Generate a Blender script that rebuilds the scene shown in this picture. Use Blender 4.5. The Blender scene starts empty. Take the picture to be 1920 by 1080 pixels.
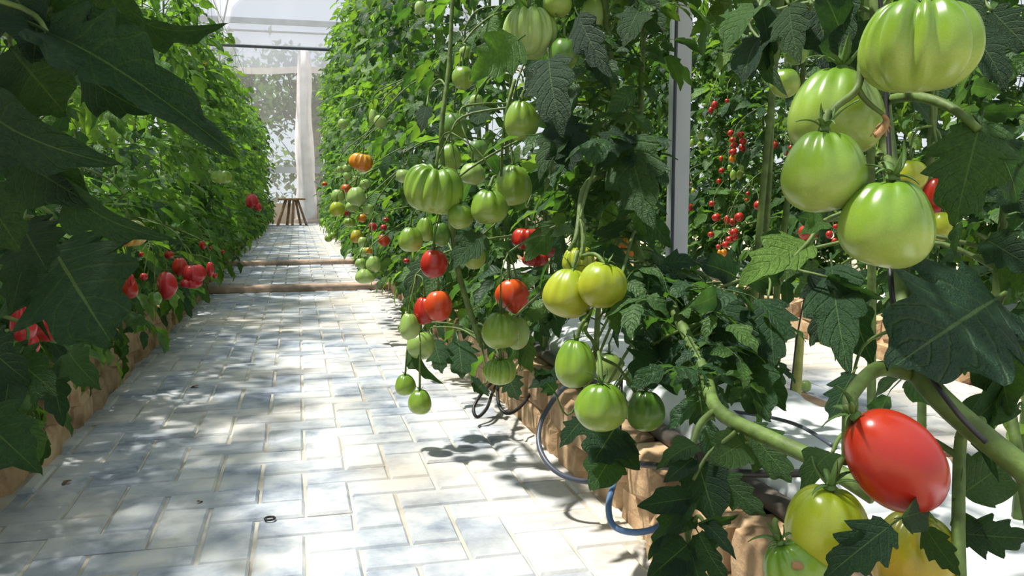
import bpy, math, random
import numpy as np
from mathutils import Vector, Matrix
from mathutils.bvhtree import BVHTree

SC = bpy.context.scene
COL = SC.collection
RNG = random.Random(11)
R = math.radians

# ------------------------------------------------------------------ camera
CAM_H, YAW, PITCH, FPX = 0.72, R(14.04), R(6.06), 1600.0
cam_d = bpy.data.cameras.new('camera')
cam_d.sensor_width = 36.0
cam_d.lens = FPX / 1920 * 36.0
cam_d.clip_start, cam_d.clip_end = 0.05, 300
cam = bpy.data.objects.new('camera', cam_d)
cam.location = (0, 0, CAM_H)
cam.rotation_euler = (R(90) - PITCH, 0, -YAW)
COL.objects.link(cam)
SC.camera = cam

# ------------------------------------------------------------------ sky, sun, exposure
SC.view_settings.view_transform = 'Standard'
SC.view_settings.look = 'None'
SC.view_settings.gamma = 1.0
SC.view_settings.use_curve_mapping = False
SC.view_settings.exposure = 0.36
wd = bpy.data.worlds.new('World')
SC.world = wd
wd.use_nodes = True
bg = wd.node_tree.nodes['Background']
bg.inputs[0].default_value = (0.80, 0.90, 1.0, 1)
bg.inputs[1].default_value = 0.72
sun_d = bpy.data.lights.new('sun', 'SUN')
sun_d.energy = 8.0
sun_d.color = (1.0, 0.95, 0.84)
sun_d.angle = R(3.0)
sun = bpy.data.objects.new('sun', sun_d)
SUN_EL, SUN_AZ = R(67), R(154)          # azimuth measured from +x
to_sun = Vector((math.cos(SUN_EL) * math.cos(SUN_AZ), math.cos(SUN_EL) * math.sin(SUN_AZ), math.sin(SUN_EL)))
sun.rotation_euler = to_sun.to_track_quat('Z', 'Y').to_euler()
sun.location = (-6, 3, 12)
COL.objects.link(sun)
SC.cycles.max_bounces = 7
SC.cycles.diffuse_bounces = 3
SC.cycles.glossy_bounces = 2
SC.cycles.transmission_bounces = 4
SC.cycles.transparent_max_bounces = 8
SC.cycles.caustics_reflective = False
SC.cycles.caustics_refractive = False

# ------------------------------------------------------------------ helpers
FWD = Vector((math.sin(YAW) * math.cos(PITCH), math.cos(YAW) * math.cos(PITCH), -math.sin(PITCH)))
RGT = Vector((math.cos(YAW), -math.sin(YAW), 0))
UPV = RGT.cross(FWD)
EYE = Vector((0, 0, CAM_H))


def W(px, py, d):
    """world point seen at photo pixel (px, py) at depth d metres"""
    return EYE + FWD * d + RGT * ((px - 960) / FPX * d) + UPV * ((540 - py) / FPX * d)


M3 = np.array([RGT, UPV, FWD])


def project(pts):
    c = (np.asarray(pts) - np.array(EYE)) @ M3.T
    z = np.maximum(c[:, 2], 1e-3)
    return 960 + c[:, 0] / z * FPX, 540 - c[:, 1] / z * FPX, c[:, 2]


def tag(o, label=None, cat=None, group=None, kind=None):
    if label: o['label'] = label
    if cat: o['category'] = cat
    if group: o['group'] = group
    if kind: o['kind'] = kind
    return o


def empty(name, loc, label=None, cat=None, group=None, kind=None):
    o = bpy.data.objects.new(name, None)
    o.location = loc
    o.empty_display_size = 0.05
    COL.objects.link(o)
    return tag(o, label, cat, group, kind)


def adopt(o, p):
    """parent o (built in world space) under p"""
    if p is not None:
        o.parent = p
        loc = p.location.copy()
        q = p.parent
        while q is not None:
            loc = p.location.copy()
            q = q.parent
        o.matrix_parent_inverse = Matrix.Translation(-loc)
    return o


def link(name, me, parent=None, M=None):
    o = bpy.data.objects.new(name, me)
    if M is not None:
        o.matrix_basis = M
    COL.objects.link(o)
    return adopt(o, parent)


def mesh(name, v, f, mat, smooth=True, uv=None):
    me = bpy.data.meshes.new(name)
    me.from_pydata([tuple(p) for p in v], [], f)
    me.materials.append(mat)
    if smooth:
        me.polygons.foreach_set('use_smooth', [True] * len(me.polygons))
    if uv is not None:
        l = me.uv_layers.new(name='UVMap')
        idx = np.empty(len(me.loops), dtype=np.int32)
        me.loops.foreach_get('vertex_index', idx)
        l.data.foreach_set('uv', np.asarray(uv, dtype=np.float32)[idx].ravel())
    me.update()
    return me


class MB:
    def __init__(s):
        s.v, s.f, s.uv = [], [], []

    def add(s, v, f, uv=None):
        b = len(s.v)
        s.v += [Vector(p) for p in v]
        s.f += [tuple(i + b for i in q) for q in f]
        s.uv += uv if uv else [(0.5, 0.5)] * len(v)
        return s

    def tube(s, pts, rad, n=8, steps=4, cap=True):
        return s.add(*tube(pts, rad, n, steps, cap))

    def box(s, c, d, M=None):
        x, y, z = d[0] / 2, d[1] / 2, d[2] / 2
        v = [Vector((a * x, b * y, e * z)) for e in (-1, 1) for b in (-1, 1) for a in (-1, 1)]
        if M: v = [M @ p for p in v]
        v = [p + Vector(c) for p in v]
        return s.add(v, [(0, 2, 3, 1), (4, 5, 7, 6), (0, 1, 5, 4), (2, 6, 7, 3), (0, 4, 6, 2), (1, 3, 7, 5)])

    def build(s, name, mat, parent=None, smooth=True, M=None):
        return link(name, mesh(name, s.v, s.f, mat, smooth, s.uv), parent, M)


def smooth_path(pts, steps):
    P = [Vector(p) for p in pts]
    if len(P) < 3 or steps <= 1: return P, [i / (len(P) - 1) for i in range(len(P))]
    out, ts = [], []
    for i in range(len(P) - 1):
        a, b, c, d = P[max(i - 1, 0)], P[i], P[i + 1], P[min(i + 2, len(P) - 1)]
        for k in range(steps):
            t = k / steps
            out.append(0.5 * ((2 * b) + (c - a) * t + (2 * a - 5 * b + 4 * c - d) * t * t + (3 * b - a - 3 * c + d) * t ** 3))
            ts.append((i + t) / (len(P) - 1))
    out.append(P[-1]); ts.append(1.0)
    return out, ts


def tube(pts, rad, n=8, steps=4, cap=True):
    P, ts = smooth_path(pts, steps)
    r = rad if isinstance(rad, (list, tuple)) else [rad, rad]
    v, f = [], []
    ref = Vector((0.3, 0.5, 0.81))
    for i, p in enumerate(P):
        d = (P[min(i + 1, len(P) - 1)] - P[max(i - 1, 0)]).normalized()
        a = ref - d * ref.dot(d)
        if a.length < 1e-3: a = Vector((1, 0, 0)) - d * d.x
        a.normalize(); ref = a
        b = d.cross(a)
        u = ts[i] * (len(r) - 1); k = min(int(u), len(r) - 2); rr = r[k] + (r[k + 1] - r[k]) * (u - k)
        for j in range(n):
            w = 2 * math.pi * j / n
            v.append(p + (a * math.cos(w) + b * math.sin(w)) * rr)
    for i in range(len(P) - 1):
        for j in range(n):
            k = (j + 1) % n
            f.append((i * n + j, i * n + k, (i + 1) * n + k, (i + 1) * n + j))
    if cap:
        f.append(tuple(reversed(range(n)))); f.append(tuple(range((len(P) - 1) * n, len(P) * n)))
    return v, f


ONES = ['', 'first', 'second', 'third', 'fourth', 'fifth', 'sixth', 'seventh', 'eighth', 'ninth', 'tenth', 'eleventh', 'twelfth',
        'thirteenth', 'fourteenth', 'fifteenth', 'sixteenth', 'seventeenth', 'eighteenth', 'nineteenth']
TENS = {2: ('twenty', 'twentieth'), 3: ('thirty', 'thirtieth'), 4: ('forty', 'fortieth'), 5: ('fifty', 'fiftieth'), 6: ('sixty', 'sixtieth')}


def nth(n):
    if n < 20: return ONES[n]
    t = TENS[n // 10]
    return t[1] if n % 10 == 0 else t[0] + '-' + ONES[n % 10]


# ------------------------------------------------------------------ materials
def mat_new(name):
    m = bpy.data.materials.new(name)
    m.use_nodes = True
    nt = m.node_tree
    return m, nt, nt.nodes['Principled BSDF'], nt.nodes['Material Output']


def node(nt, t, **kw):
    n = nt.nodes.new(t)
    for k, v in kw.items():
        if k.startswith('i_'):
            n.inputs[k[2:].replace('_', ' ')].default_value = v
        else:
            setattr(n, k, v)
    return n


def ramp(nt, stops, interp='LINEAR'):
    n = nt.nodes.new('ShaderNodeValToRGB')
    n.color_ramp.interpolation = interp
    e = n.color_ramp.elements
    while len(e) < len(stops): e.new(0.5)
    for q, (p, c) in zip(e, stops):
        q.position = p; q.color = tuple(c) + (1,) if len(c) == 3 else c
    return n


def mixc(nt, fac, a, b, blend='MIX'):
    n = nt.nodes.new('ShaderNodeMix'); n.data_type = 'RGBA'; n.blend_type = blend
    for s, x in ((0, fac), (6, a), (7, b)):
        if hasattr(x, 'is_output') or hasattr(x, 'links'): nt.links.new(x, n.inputs[s])
        else: n.inputs[s].default_value = x if s == 0 else (tuple(x) + (1,) if len(x) == 3 else x)
    return n.outputs[2]


def math_n(nt, op, a, b=0.0):
    n = nt.nodes.new('ShaderNodeMath'); n.operation = op
    for s, x in ((0, a), (1, b)):
        if hasattr(x, 'links'): nt.links.new(x, n.inputs[s])
        else: n.inputs[s].default_value = x
    return n.outputs[0]


def simple_mat(name, c, rough=0.6, noise=0.0, scale=20, bump=0.0, spec=0.4, c2=None):
    m, nt, b, out = mat_new(name)
    b.inputs['Roughness'].default_value = rough
    b.inputs['Specular IOR Level'].default_value = spec
    tc = node(nt, 'ShaderNodeTexCoord')
    nz = node(nt, 'ShaderNodeTexNoise', i_Scale=scale, i_Detail=5.0)
    nt.links.new(tc.outputs['Object'], nz.inputs['Vector'])
    c2 = c2 or tuple(x * (1 - noise) for x in c)
    rp = ramp(nt, [(0.35, c2), (0.65, c)])
    nt.links.new(nz.outputs[0], rp.inputs[0])
    nt.links.new(rp.outputs[0], b.inputs['Base Color'])
    if bump:
        bp = node(nt, 'ShaderNodeBump', i_Strength=bump, i_Distance=0.01)
        nt.links.new(nz.outputs[0], bp.inputs['Height'])
        nt.links.new(bp.outputs[0], b.inputs['Normal'])
    return m


def leaf_mat(name, stops, trans_gain=1.0):
    m, nt, b, out = mat_new(name)
    oi = node(nt, 'ShaderNodeObjectInfo')
    uv = node(nt, 'ShaderNodeUVMap')
    sx = node(nt, 'ShaderNodeSeparateXYZ'); nt.links.new(uv.outputs[0], sx.inputs[0])
    tc = node(nt, 'ShaderNodeTexCoord')
    nz = node(nt, 'ShaderNodeTexNoise', i_Scale=28.0, i_Detail=3.0); nt.links.new(tc.outputs['Object'], nz.inputs['Vector'])
    rp = ramp(nt, stops)
    nt.links.new(oi.outputs['Random'], rp.inputs[0])
    nr = ramp(nt, [(0.3, (0.72, 0.75, 0.8)), (0.7, (1.15, 1.12, 1.0))]); nt.links.new(nz.outputs[0], nr.inputs[0])
    base = mixc(nt, 1.0, rp.outputs[0], nr.outputs[0], 'MULTIPLY')
    # veins: midrib plus slanting laterals
    du = math_n(nt, 'ABSOLUTE', math_n(nt, 'SUBTRACT', sx.outputs[0], 0.5))
    lat = math_n(nt, 'SINE', math_n(nt, 'MULTIPLY', math_n(nt, 'SUBTRACT', sx.outputs[1], math_n(nt, 'MULTIPLY', du, 0.55)), 46.0))
    latv = math_n(nt, 'POWER', math_n(nt, 'MAXIMUM', lat, 0.0), 8.0)
    mid = math_n(nt, 'LESS_THAN', du, 0.012)
    vein = math_n(nt, 'MAXIMUM', math_n(nt, 'MULTIPLY', latv, 0.16), math_n(nt, 'MULTIPLY', mid, 0.6))
    col = mixc(nt, vein, base, (0.10, 0.18, 0.06))
    nt.links.new(col, b.inputs['Base Color'])
    b.inputs['Roughness'].default_value = 0.52
    b.inputs['Specular IOR Level'].default_value = 0.34
    n2 = node(nt, 'ShaderNodeTexNoise', i_Scale=90.0, i_Detail=2.0); nt.links.new(tc.outputs['Object'], n2.inputs['Vector'])
    hgt = math_n(nt, 'SUBTRACT', math_n(nt, 'ADD', n2.outputs[0], math_n(nt, 'MULTIPLY', nz.outputs[0], 1.2)), math_n(nt, 'MULTIPLY', math_n(nt, 'MAXIMUM', latv, mid), 0.7))
    bp = node(nt, 'ShaderNodeBump', i_Strength=0.8, i_Distance=0.005); nt.links.new(hgt, bp.inputs['Height'])
    nt.links.new(bp.outputs[0], b.inputs['Normal'])
    tr = node(nt, 'ShaderNodeBsdfTranslucent')
    tcol = mixc(nt, 1.0, col, (2.6 * trans_gain, 2.4 * trans_gain, 0.7 * trans_gain), 'MULTIPLY')
    nt.links.new(tcol, tr.inputs['Color'])
    mx = node(nt, 'ShaderNodeMixShader'); mx.inputs[0].default_value = 0.42
    nt.links.new(b.outputs[0], mx.inputs[1]); nt.links.new(tr.outputs[0], mx.inputs[2])
    nt.links.new(mx.outputs[0], out.inputs[0])
    return m


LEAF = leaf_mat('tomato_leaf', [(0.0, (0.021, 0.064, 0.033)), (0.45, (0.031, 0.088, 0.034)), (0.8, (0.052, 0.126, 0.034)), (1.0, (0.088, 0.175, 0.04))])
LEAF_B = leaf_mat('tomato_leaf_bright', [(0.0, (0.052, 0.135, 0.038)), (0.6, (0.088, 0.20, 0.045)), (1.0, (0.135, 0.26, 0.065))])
LEAF_D = leaf_mat('tomato_leaf_shaded', [(0.0, (0.013, 0.044, 0.027)), (0.6, (0.022, 0.066, 0.030)), (1.0, (0.040, 0.100, 0.030))], 0.75)  # dark blue-green, with the shade on the near leaves put into the colour
TREE_LEAF = leaf_mat('tree_leaf', [(0.0, (0.03, 0.07, 0.03)), (1.0, (0.06, 0.12, 0.04))])
STEM = simple_mat('vine_stem', (0.12, 0.195, 0.045), 0.6, 0.45, 40, 0.3)
STEM_Y = simple_mat('pale_stem', (0.42, 0.44, 0.12), 0.6, 0.3, 40, 0.3)
CALYX = simple_mat('calyx', (0.10, 0.20, 0.045), 0.6, 0.4, 60)
DRY = simple_mat('dry_plant', (0.45, 0.27, 0.13), 0.9, 0.5, 80, 0.4)
TWINE = simple_mat('twine', (0.05, 0.06, 0.06), 0.7, 0.3)
TWINE_W = simple_mat('pale_twine', (0.35, 0.40, 0.38), 0.7, 0.3)
BLACK = simple_mat('black_tube', (0.018, 0.018, 0.02), 0.45, 0.2)
GREYTUBE = simple_mat('grey_tube', (0.07, 0.085, 0.12), 0.4, 0.2)
BLUETUBE = simple_mat('blue_tube', (0.10, 0.19, 0.36), 0.35, 0.2)
PIPE = simple_mat('feed_pipe', (0.10, 0.085, 0.075), 0.6, 0.5, 30, 0.2)
BAG = simple_mat('bag_plastic', (0.80, 0.84, 0.88), 0.38, 0.06, 6, 0.25)
BAGPRINT = simple_mat('bag_print', (0.05, 0.36, 0.17), 0.5)
SAND = simple_mat('sand', (0.56, 0.47, 0.33), 0.95, 0.35, 9, 0.3)
JOINT = simple_mat('joint_sand', (0.60, 0.57, 0.50), 0.95, 0.3, 7, 0.3, c2=(0.38, 0.35, 0.29))
SOIL = simple_mat('soil', (0.16, 0.12, 0.085), 0.95, 0.5, 20, 0.6)
METAL = simple_mat('white_post', (0.46, 0.50, 0.54), 0.45, 0.1, 4)
WOODM = simple_mat('old_wood', (0.36, 0.22, 0.12), 0.75, 0.45, 14, 0.3)
DARKBAR = simple_mat('dark_bar', (0.06, 0.075, 0.10), 0.5, 0.2)
RENDER_W = simple_mat('plaster', (0.62, 0.52, 0.42), 0.9, 0.2, 5, 0.2)
WRAP = simple_mat('wrap_cloth', (0.82, 0.80, 0.82), 0.85, 0.12, 5, 0.25)
BARK = simple_mat('bark', (0.20, 0.17, 0.15), 0.9, 0.4, 12, 0.5)
STEPM = simple_mat('step_edge', (0.50, 0.37, 0.29), 0.9, 0.35, 18, 0.3)


def stone_mat():
    m, nt, b, out = mat_new('kerb_stone')
    tc = node(nt, 'ShaderNodeTexCoord'); oi = node(nt, 'ShaderNodeObjectInfo')
    ad = node(nt, 'ShaderNodeVectorMath', operation='ADD')
    nt.links.new(tc.outputs['Object'], ad.inputs[0]); nt.links.new(oi.outputs['Location'], ad.inputs[1])
    nz = node(nt, 'ShaderNodeTexNoise', i_Scale=11.0, i_Detail=7.0); nt.links.new(ad.outputs[0], nz.inputs['Vector'])
    n2 = node(nt, 'ShaderNodeTexNoise', i_Scale=130.0, i_Detail=3.0); nt.links.new(ad.outputs[0], n2.inputs['Vector'])
    rp = ramp(nt, [(0.30, (0.22, 0.14, 0.08)), (0.48, (0.45, 0.31, 0.185)), (0.7, (0.60, 0.46, 0.31))]); nt.links.new(nz.outputs[0], rp.inputs[0])
    tint = ramp(nt, [(0, (0.75, 0.72, 0.68)), (1, (1.12, 1.08, 1.02))]); nt.links.new(oi.outputs['Random'], tint.inputs[0])
    nt.links.new(mixc(nt, 1.0, rp.outputs[0], tint.outputs[0], 'MULTIPLY'), b.inputs['Base Color'])
    b.inputs['Roughness'].default_value = 0.92
    bp = node(nt, 'ShaderNodeBump', i_Strength=0.6, i_Distance=0.006)
    nt.links.new(math_n(nt, 'ADD', nz.outputs[0], math_n(nt, 'MULTIPLY', n2.outputs[0], 0.5)), bp.inputs['Height'])
    nt.links.new(bp.outputs[0], b.inputs['Normal'])
    return m


def paver_mat():
    m, nt, b, out = mat_new('paver_concrete')
    tc = node(nt, 'ShaderNodeTexCoord'); oi = node(nt, 'ShaderNodeObjectInfo')
    ad = node(nt, 'ShaderNodeVectorMath', operation='ADD')
    nt.links.new(tc.outputs['Object'], ad.inputs[0]); nt.links.new(oi.outputs['Location'], ad.inputs[1])
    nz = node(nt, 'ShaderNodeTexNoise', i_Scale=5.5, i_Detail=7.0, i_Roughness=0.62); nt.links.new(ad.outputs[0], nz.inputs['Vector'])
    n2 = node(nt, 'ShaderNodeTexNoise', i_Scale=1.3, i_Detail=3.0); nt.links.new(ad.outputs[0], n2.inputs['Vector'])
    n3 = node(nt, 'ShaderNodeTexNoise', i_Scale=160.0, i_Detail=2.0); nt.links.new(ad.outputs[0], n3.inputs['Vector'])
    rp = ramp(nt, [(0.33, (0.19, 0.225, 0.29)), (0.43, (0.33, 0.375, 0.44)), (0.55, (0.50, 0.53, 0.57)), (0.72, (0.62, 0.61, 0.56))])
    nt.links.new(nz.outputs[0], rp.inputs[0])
    sp = ramp(nt, [(0.48, (0, 0, 0)), (0.72, (0.6, 0.6, 0.6))]); nt.links.new(n2.outputs[0], sp.inputs[0])
    gx = node(nt, 'ShaderNodeSeparateXYZ'); nt.links.new(ad.outputs[0], gx.inputs[0])
    edge = node(nt, 'ShaderNodeMapRange'); edge.inputs[1].default_value = 0.15; edge.inputs[2].default_value = 0.75; edge.inputs[3].default_value = 0.0; edge.inputs[4].default_value = 0.38
    nt.links.new(gx.outputs[0], edge.inputs[0])
    n4 = node(nt, 'ShaderNodeTexNoise', i_Scale=3.0, i_Detail=4.0); nt.links.new(ad.outputs[0], n4.inputs['Vector'])
    spe = math_n(nt, 'ADD', n2.outputs[0], math_n(nt, 'MULTIPLY', edge.outputs[0], n4.outputs[0]))
    nt.links.new(spe, sp.inputs[0])
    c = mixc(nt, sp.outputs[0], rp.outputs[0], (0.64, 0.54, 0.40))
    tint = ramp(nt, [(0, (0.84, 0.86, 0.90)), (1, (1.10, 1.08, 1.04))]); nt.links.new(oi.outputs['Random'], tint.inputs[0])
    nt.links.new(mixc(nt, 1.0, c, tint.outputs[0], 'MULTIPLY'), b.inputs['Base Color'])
    b.inputs['Roughness'].default_value = 0.85
    b.inputs['Specular IOR Level'].default_value = 0.3
    bp = node(nt, 'ShaderNodeBump', i_Strength=0.35, i_Distance=0.004)
    nt.links.new(math_n(nt, 'ADD', nz.outputs[0], math_n(nt, 'MULTIPLY', n3.outputs[0], 0.5)), bp.inputs['Height'])
    nt.links.new(bp.outputs[0], b.inputs['Normal'])
    return m


def film_mat(name, trans, c, weave=0.0):
    """thin sheet: part of the light passes straight, the rest is scattered"""
    m, nt, b, out = mat_new(name)
    nt.nodes.remove(b)
    tp = node(nt, 'ShaderNodeBsdfTransparent'); df = node(nt, 'ShaderNodeBsdfDiffuse'); tl = node(nt, 'ShaderNodeBsdfTranslucent')
    tc = node(nt, 'ShaderNodeTexCoord')
    nz = node(nt, 'ShaderNodeTexNoise', i_Scale=0.8, i_Detail=4.0); nt.links.new(tc.outputs['Object'], nz.inputs['Vector'])
    rp = ramp(nt, [(0.3, tuple(x * 0.88 for x in c)), (0.7, c)]); nt.links.new(nz.outputs[0], rp.inputs[0])
    nt.links.new(rp.outputs[0], df.inputs[0]); nt.links.new(rp.outputs[0], tl.inputs[0])
    m1 = node(nt, 'ShaderNodeMixShader'); m1.inputs[0].default_value = 0.55
    nt.links.new(df.outputs[0], m1.inputs[1]); nt.links.new(tl.outputs[0], m1.inputs[2])
    m2 = node(nt, 'ShaderNodeMixShader')
    m2.inputs[0].default_value = 1 - trans
    nt.links.new(tp.outputs[0], m2.inputs[1]); nt.links.new(m1.outputs[0], m2.inputs[2])
    nt.links.new(m2.outputs[0], out.inputs[0])
    return m


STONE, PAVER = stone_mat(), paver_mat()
FILM = film_mat('roof_film', 0.72, (0.84, 0.85, 0.93))
FILM_W = film_mat('wall_film', 0.35, (0.62, 0.66, 0.78))
NET = film_mat('insect_net', 0.70, (0.60, 0.62, 0.64))


def tomato_mat(name, top, mid, bot, streak=0.25, rough=0.27):
    m, nt, b, out = mat_new(name)
    tc = node(nt, 'ShaderNodeTexCoord')
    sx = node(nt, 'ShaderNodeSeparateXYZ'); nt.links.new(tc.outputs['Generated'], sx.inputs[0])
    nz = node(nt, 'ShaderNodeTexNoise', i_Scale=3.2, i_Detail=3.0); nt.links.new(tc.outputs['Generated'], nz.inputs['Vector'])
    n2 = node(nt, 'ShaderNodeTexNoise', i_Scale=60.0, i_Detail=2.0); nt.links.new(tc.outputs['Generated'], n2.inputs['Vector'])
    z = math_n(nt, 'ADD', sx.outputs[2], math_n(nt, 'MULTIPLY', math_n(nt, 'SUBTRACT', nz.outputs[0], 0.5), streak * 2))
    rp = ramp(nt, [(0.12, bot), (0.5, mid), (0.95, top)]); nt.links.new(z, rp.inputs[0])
    sp = ramp(nt, [(0.3, (0.93, 0.93, 0.93)), (0.7, (1.06, 1.06, 1.06))]); nt.links.new(n2.outputs[0], sp.inputs[0])
    nt.links.new(mixc(nt, 1.0, rp.outputs[0], sp.outputs[0], 'MULTIPLY'), b.inputs['Base Color'])
    b.inputs['Roughness'].default_value = rough
    b.inputs['Specular IOR Level'].default_value = 0.55
    b.inputs['Subsurface Weight'].default_value = 0.12
    b.inputs['Subsurface Radius'].default_value = (0.4, 0.3, 0.08)
    b.inputs['Subsurface Scale'].default_value = 0.01
    return m


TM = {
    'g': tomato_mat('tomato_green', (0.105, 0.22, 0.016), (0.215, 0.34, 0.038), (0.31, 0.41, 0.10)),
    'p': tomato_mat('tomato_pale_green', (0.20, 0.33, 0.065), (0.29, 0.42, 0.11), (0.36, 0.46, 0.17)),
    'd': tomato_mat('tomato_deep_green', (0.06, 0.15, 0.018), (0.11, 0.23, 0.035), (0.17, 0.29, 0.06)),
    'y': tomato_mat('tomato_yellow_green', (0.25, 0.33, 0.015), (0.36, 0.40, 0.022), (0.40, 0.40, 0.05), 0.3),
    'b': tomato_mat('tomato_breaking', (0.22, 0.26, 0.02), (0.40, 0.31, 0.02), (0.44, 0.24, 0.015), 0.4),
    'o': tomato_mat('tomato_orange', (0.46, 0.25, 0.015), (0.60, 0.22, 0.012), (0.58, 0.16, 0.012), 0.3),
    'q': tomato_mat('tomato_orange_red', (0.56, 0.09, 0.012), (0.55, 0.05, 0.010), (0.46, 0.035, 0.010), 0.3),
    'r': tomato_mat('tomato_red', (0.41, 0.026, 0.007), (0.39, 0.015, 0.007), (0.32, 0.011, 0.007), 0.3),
    'k': tomato_mat('tomato_pink_red', (0.48, 0.026, 0.030), (0.46, 0.018, 0.026), (0.38, 0.015, 0.02), 0.3),
}

# ------------------------------------------------------------------ ground, paths, steps
PL, PR = -0.69, 0.69
Y0, YS1, YS2, YEND = 1.2, 6.74, 8.8, 21.2
Z1, Z2 = 0.046, 0.09

gnd = MB().add([(-40, -14, -0.06), (40, -14, -0.06), (40, 90, -0.06), (-40, 90, -0.06)], [(0, 1, 2, 3)]).build('ground', SAND, smooth=False)
tag(gnd, kind='structure')


def floor_slab(name, x0, x1, y0, y1, z):
    b = MB().box(((x0 + x1) / 2, (y0 + y1) / 2, z - 0.06), (x1 - x0, y1 - y0, 0.11))
    return tag(b.build(name, JOINT, smooth=False), kind='structure')


PAV_CACHE = {}


def paver_mesh(w, l):
    key = (round(w, 3), round(l, 3))
    if key in PAV_CACHE: return PAV_CACHE[key]
    c, h = 0.006, 0.05
    x, y = w / 2, l / 2
    v = []
    for (dx, dy, z) in ((0, 0, -h), (0, 0, -c), (c, c, 0)):
        v += [(-x + dx, -y + dy, z), (x - dx, -y + dy, z), (x - dx, y - dy, z), (-x + dx, y - dy, z)]
    f = [(8, 9, 10, 11)]
    for b in (0, 4):
        for j in range(4):
            k = (j + 1) % 4
            f.append((b + j, b + k, b + 4 + k, b + 4 + j))
    PAV_CACHE[key] = mesh('paver', v, f, PAVER, False)
    return PAV_CACHE[key]


def herringbone(x0, x1, y0, y1, u=0.1075, joint=0.006):
    out = []
    nx0, nx1 = math.floor(x0 / u) - 2, math.ceil(x1 / u) + 2
    ny0, ny1 = math.floor(y0 / u) - 2, math.ceil(y1 / u) + 2
    for iy in range(ny0, ny1):
        for ix in range(nx0, nx1):
            k = (ix + iy) % 4
            if k == 0: a = (ix, iy, 2, 1)
            elif k == 2: a = (ix, iy, 1, 2)
            else: continue
            ax, bx = max(a[0] * u, x0), min((a[0] + a[2]) * u, x1)
            ay, by = max(a[1] * u, y0), min((a[1] + a[3]) * u, y1)
            if bx - ax < 0.02 or by - ay < 0.02: continue
            out.append(((ax + bx) / 2, (ay + by) / 2, bx - ax - joint, by - ay - joint))
    return out


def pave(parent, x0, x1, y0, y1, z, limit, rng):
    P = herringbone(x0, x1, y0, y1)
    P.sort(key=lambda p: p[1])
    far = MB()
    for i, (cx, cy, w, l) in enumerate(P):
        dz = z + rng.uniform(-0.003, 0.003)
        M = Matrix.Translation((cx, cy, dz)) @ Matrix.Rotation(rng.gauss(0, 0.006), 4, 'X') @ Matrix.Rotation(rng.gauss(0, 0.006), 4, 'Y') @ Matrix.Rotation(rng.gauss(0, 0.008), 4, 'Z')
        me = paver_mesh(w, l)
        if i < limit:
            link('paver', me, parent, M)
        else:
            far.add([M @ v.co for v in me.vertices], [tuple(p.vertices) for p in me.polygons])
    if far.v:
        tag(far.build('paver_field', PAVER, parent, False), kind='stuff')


rg = random.Random(3)
fl = floor_slab('floor', PL - 0.05, PR + 0.05, 0.6, YS1 + 0.05, -0.001)
pave(fl, PL, PR, 1.35, YS1 - 0.01, 0.0, 298, rg)
fl2 = floor_slab('floor', PL - 0.05, PR + 0.05, YS1 + 0.05, YS2 + 0.05, Z1 - 0.006)
pave(fl2, PL, PR, YS1 + 0.11, YS2 - 0.01, Z1, 0, rg)
fl3 = floor_slab('floor', PL - 0.05, PR + 0.05, YS2 + 0.05, YEND, Z2 - 0.006)
pave(fl3, PL, PR, YS2 + 0.11, YEND, Z2, 0, rg)
fl4 = floor_slab('floor', 1.36, 2.52, 0.8, 16, -0.001)
pave(fl4, 1.37, 2.50, 1.6, 16, 0.0, 150, rg)
for i, (yy, z0, z1, lab) in enumerate(((YS1, -0.01, Z1, 'reddish rounded edging of the nearer low step across the path'), (YS2, Z1 - 0.01, Z2, 'reddish rounded edging of the farther low step across the path'))):
    b = MB()
    n, prof = 6, []
    hh = z1 - z0 + 0.004
    for k in range(n + 1):
        w = math.pi / 2 * k / n
        prof.append((yy + 0.04 - 0.04 * math.sin(math.pi / 2 - w) if k else yy, z0 + (hh - 0.03) + 0.03 * math.sin(w)))
    prof = [(yy, z0)] + [(yy + 0.03 * (1 - math.cos(math.pi / 2 * k / n)), z0 + hh - 0.03 + 0.03 * math.sin(math.pi / 2 * k / n)) for k in range(n + 1)] + [(yy + 0.11, z0 + hh), (yy + 0.11, z0)]
    m = len(prof)
    xs = [PL - 0.04 + (PR - PL + 0.08) * q / 14 for q in range(15)]
    v = [(x, p[0] + rg.uniform(-0.004, 0.004), p[1]) for x in xs for p in prof]
    f = [(q * m + j, (q + 1) * m + j, (q + 1) * m + (j + 1) % m, q * m + (j + 1) % m) for q in range(14) for j in range(m)]
    f += [tuple(range(m)), tuple(reversed(range(14 * m, 15 * m)))]
    tag(b.add(v, f).build('step_edge', STEPM), lab, 'step')

# ------------------------------------------------------------------ kerbs, beds
def block_mesh(L, D, H, rng):
    """roughly chamfered stone block, long side on y"""
    v, f = [], []
    c = 0.024
    ring = [(-D / 2, -L / 2 + c), (-D / 2, L / 2 - c), (-D / 2 + c, L / 2), (D / 2 - c, L / 2), (D / 2, L / 2 - c), (D / 2, -L / 2 + c), (D / 2 - c, -L / 2), (-D / 2 + c, -L / 2)]
    for z, s in ((0, 1), (H * 0.35, 1), (H * 0.7, 1), (H - c * 0.7, 1), (H, 0.86)):
        for x, y in ring:
            j = 0.006
            v.append((x * (s if s == 1 else 1 - 0.22) + rng.uniform(-j, j), y * (1 if s == 1 else 0.9) + rng.uniform(-j, j), z + (rng.uniform(-j, j) if z else 0)))
    n = 8
    for i in range(4):
        for j in range(n):
            k = (j + 1) % n
            f.append((i * n + k, i * n + j, (i + 1) * n + j, (i + 1) * n + k))
    f.append(tuple(reversed(range(4 * n, 5 * n)))); f.append(tuple(range(n)))
    return mesh('stone_block', v, f, STONE, False)


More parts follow.
